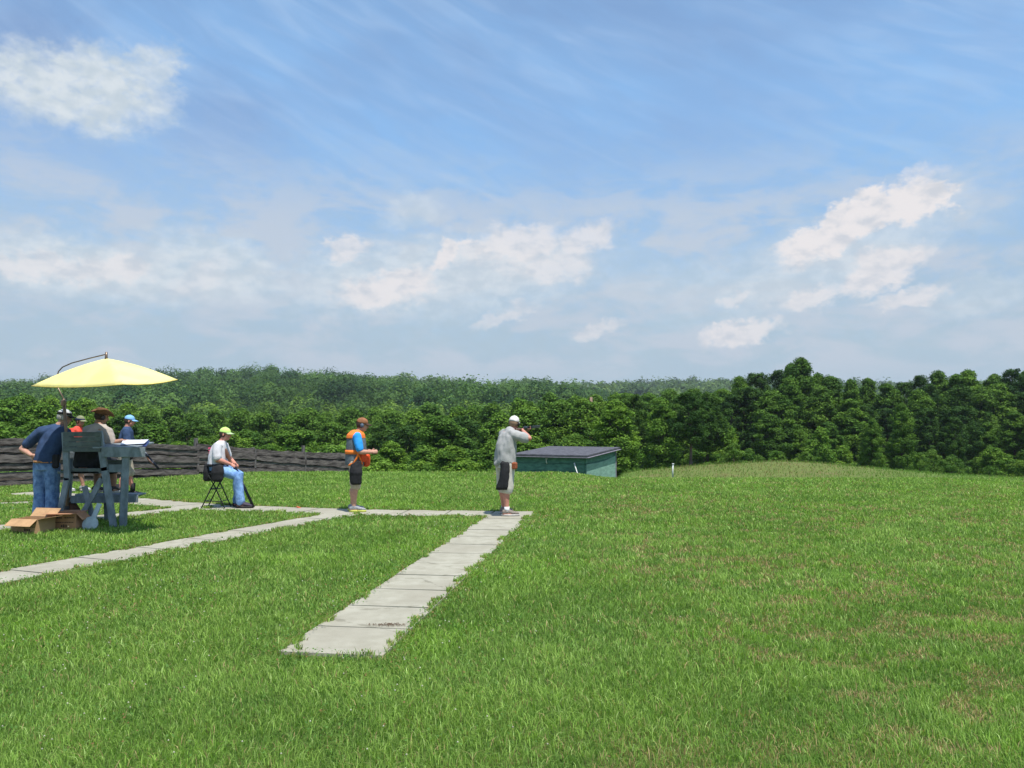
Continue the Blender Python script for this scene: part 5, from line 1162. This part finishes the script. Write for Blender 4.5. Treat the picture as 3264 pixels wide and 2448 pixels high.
# ---- 4. the man standing at the left, seen from behind
def leftman():
    o = person(148, 12.85, 'person seen from behind in navy shirt and jeans, hand on hip', 0)
    f = V3(.30, .95, 0).normalized(); r = V3(f.y, -f.x, 0)
    bm = bmesh.new(); hipL, hipR = V3(-.06, .02, .96), V3(.12, -.02, .96); kL, kR = V3(-.09, .06, .52), V3(.13, .02, .52); aL, aR = V3(-.09, .02, .1), V3(.13, -.0, .1)
    for h, k, a in ((hipR, kR, aR), (hipL, kL, aL)):
        limb(bm, [h, h.lerp(k, .5), k], [.10, .09, .065]); limb(bm, [k, k.lerp(a, .35), a], [.062, .066, .042]); footform(bm, a, V3(.2, 1, 0))
    torso(bm, [(V3(.03, 0, .9), r, .16, .12), (V3(.03, 0, 1.02), r, .18, .15), (V3(.05, .01, 1.15), r, .17, .15), (V3(.08, .03, 1.32), r, .19, .14), (V3(.12, .05, 1.5), r, .19, .12), (V3(.17, .07, 1.59), r, .11, .08)])
    shL, shR = V3(-.075, .0, 1.49), V3(.31, .03, 1.47); eL, eR = V3(-.385, .02, 1.21), V3(.40, .12, 1.2); wL, wR = V3(-.16, -.10, 1.115), V3(.38, .36, 1.22)
    limb(bm, [V3(.1, .05, 1.5), shL, shL.lerp(eL, .6), eL], [.05, .054, .052, .046]); limb(bm, [eL, eL.lerp(wL, .35), wL], [.047, .046, .03])
    limb(bm, [V3(.14, .05, 1.5), shR, eR], [.05, .054, .046]); limb(bm, [eR, eR.lerp(wR, .4), wR], [.046, .044, .03])
    hc = V3(.245, .10, 1.72); W, M = headform(bm, hc, V3(.86, .5, -.12), V3(.15, .05, 1).normalized(), V3(.165, .07, 1.57))
    handform(bm, wL, V3(.75, .35, -.25), V3(0, .8, 0), 1, .35, 1); handform(bm, wR, V3(.1, 1, .05), V3(0, 0, -1), 1, .5, 1)
    b = finish_body(o, bm, SKIN); eyes_(b, W, M)
    bm = bmesh.new(); torso(bm, [(V3(.03, 0, .985), r, .195, .165), (V3(.03, 0, 1.04), r, .205, .175), (V3(.05, .01, 1.16), r, .205, .175), (V3(.08, .03, 1.32), r, .21, .165), (V3(.115, .05, 1.47), r, .205, .14), (V3(.15, .06, 1.56), r, .14, .10), (V3(.17, .07, 1.605), r, .08, .075)])
    limb(bm, [shL, V3(.13, .05, 1.525), shR], [.085, .10, .085]); limb(bm, [V3(.0, .03, 1.46), shL, shL.lerp(eL, .4), shL.lerp(eL, .72)], [.085, .088, .082, .082]); limb(bm, [V3(.22, .05, 1.46), shR, shR.lerp(eR, .75)], [.085, .088, .08]); cloth(o, 'shirt', bm, NAVY, .011, .010, 8, (1, 1, .6), 4, 4)
    bm = bmesh.new(); torso(bm, [(V3(.03, 0, .88), r, .18, .145), (V3(.03, 0, 1.02), r, .195, .165)])
    for h, k, a in ((hipR, kR, aR), (hipL, kL, aL)): limb(bm, [h, h.lerp(k, .5), k, k.lerp(a, .5), a - V3(0, 0, -.0)], [.125, .112, .10, .098, .095])
    cloth(o, 'jeans', bm, DENIM, .010, .010, 9, (1, 1, .6), 4, 8)
    bm = bmesh.new(); torso(bm, [(V3(.03, 0, .995), r, .204, .174), (V3(.03, 0, 1.03), r, .204, .174)], 26); bl = obj('belt', bm, simple('tan_leather', (.42, .20, .08), .6), o, True)
    bm = bmesh.new(); box(bm, (.235, -.10, 1.02), (.10, .07, .22), Matrix.Rotation(.3, 3, 'Z'), .02); obj('belt_pouch', bm, BLACK, o)
    for a in (aR, aL): shoe('shoe', a, V3(.2, 1, 0), simple('black_shoe', (.03, .03, .03), .6), simple('black_sole', (.02, .02, .02), .8), o, .085)
    hair_(o, W, M, GREYHAIR, -.05); cap_(o, W, M, simple('grey_white_cap', (.50, .52, .52), .85, .1, 12), billmat=BLACK)
    bm = bmesh.new(); n = 20
    loft(bm, [(W(-.012, 0, .042), M.col[0] * .112, M.col[1] * .094), (W(-.012, 0, .082), M.col[0] * .106, M.col[1] * .09)], 24); obj('headband', bm, BLACK, o, True)
    bm = bmesh.new(); 
    for e in (-1, 1): ell(bm, W(-.005, e * .088, -.01), (.033, .02, .038), M, 12)
    obj('ear_defenders', bm, simple('pale_plastic', (.55, .52, .48), .5), o, True)
leftman()

# ---- 5. the scorer on the stand
def scorer():
    d = SD + .42; o = person(282, d, 'person on the high stand in taupe shirt and brown brimmed hat', 0)
    f = V3(.45, .89, 0).normalized(); r = V3(f.y, -f.x, 0); X0 = o.location.x
    Q = lambda px, z, y=0.0: V3((px - 1632) / F * (d + y) - X0, y, z)
    bm = bmesh.new(); hipL, hipR = Q(262, .98), Q(302, .98, -.06); kL, kR = hipL + V3(.06, .42, -.02), hipR + V3(.12, .40, -.02); aL, aR = Q(262, .565, .36), Q(314, .565, .26)
    aL = V3(kL.x, .40, .57); aR = V3(kR.x + .02, .34, .57)
    for h, k, a in ((hipR, kR, aR), (hipL, kL, aL)):
        limb(bm, [h, h.lerp(k, .5), k], [.10, .09, .065]); limb(bm, [k, k.lerp(a, .4), a], [.06, .06, .042]); tube(bm, [a - V3(0, .03, .05), a + V3(.02, .1, -.06)], [.04, .035], 10)
    torso(bm, [(Q(283, .86), r, .18, .13), (Q(283, .98), r, .19, .16), (Q(288, 1.15), r, .18, .16), (Q(300, 1.36, .03), r, .2, .15), (Q(314, 1.52, .06), r, .2, .13), (Q(322, 1.60, .08), r, .11, .08)])
    shR, shL = Q(346, 1.47, .0), Q(282, 1.5, .16); eR, eL = Q(356, 1.30, -.02), Q(300, 1.30, .34); wR, wL = Q(392, 1.345, .04), Q(345, 1.30, .42)
    limb(bm, [Q(316, 1.5, .06), shR, eR], [.05, .054, .047]); limb(bm, [eR, eR.lerp(wR, .4), wR], [.047, .045, .03]); limb(bm, [Q(310, 1.5, .08), shL, eL], [.05, .054, .047]); limb(bm, [eL, wL], [.047, .03])
    hc = Q(326, 1.735, .12); W, M = headform(bm, hc, V3(.75, .65, -.2), V3(.2, .1, 1).normalized(), Q(322, 1.58, .08), 1.02)
    handform(bm, wR, V3(.8, .4, -.05), V3(0, .1, -1), 1, .55, -1); handform(bm, wL, V3(.8, .1, -.1), V3(0, 0, -1), 1, .5, 1)
    b = finish_body(o, bm, SKIN_D); eyes_(b, W, M)
    bm = bmesh.new(); torso(bm, [(Q(285, 1.17), r, .205, .18), (Q(287, 1.22), r, .21, .18), (Q(295, 1.28, .02), r, .225, .175), (Q(308, 1.44, .045), r, .225, .155), (Q(318, 1.55, .07), r, .15, .11), (Q(322, 1.61, .08), r, .085, .08)])
    limb(bm, [shR, Q(318, 1.54, .06), shL], [.085, .10, .085]); limb(bm, [Q(320, 1.47, .04), shR, shR.lerp(eR, .45), shR.lerp(eR, .85)], [.09, .095, .09, .088]); limb(bm, [Q(305, 1.47, .09), shL, shL.lerp(eL, .75)], [.09, .09, .08]); cloth(o, 'shirt', bm, simple('taupe_cotton', (.40, .35, .31), .9, .1, 8), .010, .010, 8, seed=9)
    bm = bmesh.new(); torso(bm, [(Q(283, .92), r, .22, .17), (Q(283, 1.05), r, .225, .19), (Q(285, 1.20), r, .205, .178)])
    for h, k, a in ((hipR, kR, aR), (hipL, kL, aL)): limb(bm, [h, h.lerp(k, .5), k, k.lerp(a, .3)], [.12, .112, .095, .085])
    cloth(o, 'shorts', bm, BLACK, .007, .011, 9)
    for a in (aR, aL):
        s_ = shoe('shoe', V3(a.x, a.y, .1), V3(.25, 1, 0), simple('dark_trainer', (.04, .035, .035), .7), LIGHT_SOLE, o, .09); s_.location = (0, 0, a.z - .105)
    hair_(o, W, M, DARKHAIR, -.07)
    # brimmed hat
    HM = simple('brown_felt', (.15, .075, .035), .9, .3, 12); bm = bmesh.new()
    tilt = M
    loft(bm, [(W(-.012, 0, .03), M.col[0] * .108, M.col[1] * .09), (W(-.012, 0, .08), M.col[0] * .105, M.col[1] * .088), (W(-.012, 0, .125), M.col[0] * .09, M.col[1] * .074), (W(-.012, 0, .14), M.col[0] * .06, M.col[1] * .04)], 20); h_ = obj('hat', bm, HM, o, True)
    bm = bmesh.new(); n = 28; rows = []
    for j, rad in enumerate((.10, .13, .165)):
        rows.append([bm.verts.new(W(-.005 + math.cos(t_) * rad * 1.1, math.sin(t_) * rad * .92, .04 + .022 * j * j * math.sin(t_) ** 2 - .006 * j)) for t_ in np.linspace(0, 2 * math.pi, n, endpoint=False)])
    for a, b_ in zip(rows, rows[1:]):
        for k in range(n): bm.faces.new((a[k], a[(k + 1) % n], b_[(k + 1) % n], b_[k]))
    ex = bmesh.ops.extrude_face_region(bm, geom=bm.faces[:]); bmesh.ops.translate(bm, vec=M.col[2] * .006, verts=[v for v in ex['geom'] if isinstance(v, bmesh.types.BMVert)]); obj('brim', bm, HM, h_, True)
    bm = bmesh.new(); ell(bm, W(-.0, .095, -.015), (.036, .022, .042), M, 12); ell(bm, W(-.0, -.095, -.015), (.036, .022, .042), M, 12); obj('ear_defenders', bm, BLACK, o, True)
scorer()

# ---- 6 and 7. two men standing behind the stand
def backman(px, d, label, lean, shirt, shorts, capm, capname, skin, sock, gunit, facing, sc=1.0, visor=False):
    o = person(px, d, label, .02); base = o.location; f = facing.normalized(); r = V3(f.y, -f.x, 0)
    bm = bmesh.new(); hipR, hipL = V3(0, 0, .92) + r * .1, V3(0, 0, .92) - r * .1
    kR, kL = hipR + f * .04 + V3(0, 0, -.42), hipL + f * .1 + V3(0, 0, -.42); aR, aL = hipR - f * .10 + V3(0, 0, -.82), hipL + f * .16 + V3(0, 0, -.82)
    for h, k, a in ((hipR, kR, aR), (hipL, kL, aL)):
        limb(bm, [h, h.lerp(k, .5), k], [.095, .082, .058]); limb(bm, [k, k.lerp(a, .3) - f * .02, k.lerp(a, .7), a], [.058, .064, .044, .036]); footform(bm, a, f)
    L = f * lean
    torso(bm, [(V3(0, 0, .86), r, .14, .11), (V3(0, 0, .98), r, .165, .13), (L * .3 + V3(0, 0, 1.12), r, .16, .13), (L * .6 + V3(0, 0, 1.3), r, .18, .13), (L + V3(0, 0, 1.44), r, .18, .11), (L * 1.2 + V3(0, 0, 1.52), r, .1, .075)])
    shR, shL = L + r * .19 + V3(0, 0, 1.43), L - r * .19 + V3(0, 0, 1.43); eR, eL = shR + f * .06 + r * .05 - V3(0, 0, .27), shL + f * .08 - r * .04 - V3(0, 0, .27); wR, wL = eR + f * .21 - r * .06 + V3(0, 0, .03), eL + f * .2 + r * .08 + V3(0, 0, .02)
    for sh, e, w in ((shR, eR, wR), (shL, eL, wL)): limb(bm, [L + V3(0, 0, 1.44), sh, e], [.05, .054, .045]); limb(bm, [e, e.lerp(w, .35), w], [.045, .043, .029])
    hc = L * 1.5 + f * .04 + V3(0, 0, 1.655); W, M = headform(bm, hc, f + V3(0, 0, -.12), (V3(0, 0, 1) + f * .12).normalized(), L * 1.2 + V3(0, 0, 1.5))
    handform(bm, wR, f - r * .4 + V3(0, 0, -.1), -r, .95, .7, -1); handform(bm, wL, f + r * .5 + V3(0, 0, -.1), r, .95, .7, 1)
    b = finish_body(o, bm, skin, .0075); eyes_(b, W, M)
    bm = bmesh.new(); torso(bm, [(V3(0, 0, .90), r, .185, .15), (L * .2 + V3(0, 0, 1.05), r, .185, .15), (L * .6 + V3(0, 0, 1.28), r, .195, .15), (L + V3(0, 0, 1.42), r, .19, .13), (L * 1.15 + V3(0, 0, 1.49), r, .13, .095), (L * 1.2 + V3(0, 0, 1.535), r, .075, .07)])
    for sh, e in ((shR, eR), (shL, eL)): limb(bm, [L + V3(0, 0, 1.42), sh, sh.lerp(e, .75)], [.085, .084, .078])
    cloth(o, 'shirt', bm, shirt, .008, .012, 8, seed=px)
    bm = bmesh.new(); torso(bm, [(V3(0, 0, .84), r, .16, .135), (V3(0, 0, .99), r, .175, .145)])
    for h, k in ((hipR, kR), (hipL, kL)): limb(bm, [h, h.lerp(k, .5), k], [.115, .105, .098])
    cloth(o, 'shorts', bm, shorts, .007, .012, 9)
    for a in (aR, aL):
        s_ = shoe('shoe', a, f, simple('black_boot', (.02, .02, .022), .6) if sock else simple('white_trainer', (.5, .5, .5), .7, .5, 40), LIGHT_SOLE if not sock else BLACK, o, .10)
        if sock: bm = bmesh.new(); tube(bm, [a - V3(0, 0, .02), a + V3(0, 0, .18)], [.05, .055], 12, cap=False); obj('sock', bm, sock, o, True)
    hair_(o, W, M, DARKHAIR, -.06); cap_(o, W, M, capm, name=capname)
    return o, base, f, r, wR, W, M
o, base, f, r, wR, W, M = backman(402, 17.6, 'person in light blue cap and navy T-shirt standing behind the desk', .03, NAVY, simple('tan_cotton', (.42, .36, .28), .9), simple('sky_blue_cap', (.22, .45, .75), .8, .15, 14), 'cap', SKIN_R, BLACK, True, V3(.95, .3, 0))
bm = bmesh.new(); box(bm, V3(.16, -.17, .93), (.2, .1, .24), None, .04); cloth(o, 'shell_pouch', bm, BLACK, .006, .01, 9)
a = base + V3(.25, -.14, 1.24); m = base + V3(.80, -.22, .66); gun(o, a, m - a, V3(0, 0, 1), label='dark shotgun pointing down and right past the desk', blen=.36)
o, base, f, r, wR, W, M = backman(243, 19.0, 'person in red shirt and dark visor mostly hidden behind the scorer', .06, simple('red_cotton', (.75, .08, .05), .85), simple('dark_grey_cotton', (.04, .04, .045), .9), simple('olive_cap', (.22, .23, .13), .85, .2, 14), 'cap', SKIN_D, None, False, V3(.9, -.2, 0))
bm = bmesh.new(); n = 20; loft(bm, [(W(-.012, 0, .026), M.col[0] * .112, M.col[1] * .094), (W(-.012, 0, .066), M.col[0] * .112, M.col[1] * .093)], 24); obj('headband', bm, simple('navy_band', (.02, .025, .08), .8), o, True)
bm = bmesh.new(); box(bm, V3(-.10, -.19, .80), (.12, .03, .26), None, .012); cloth(o, 'towel', bm, WHITE_C, .008, .008, 12)
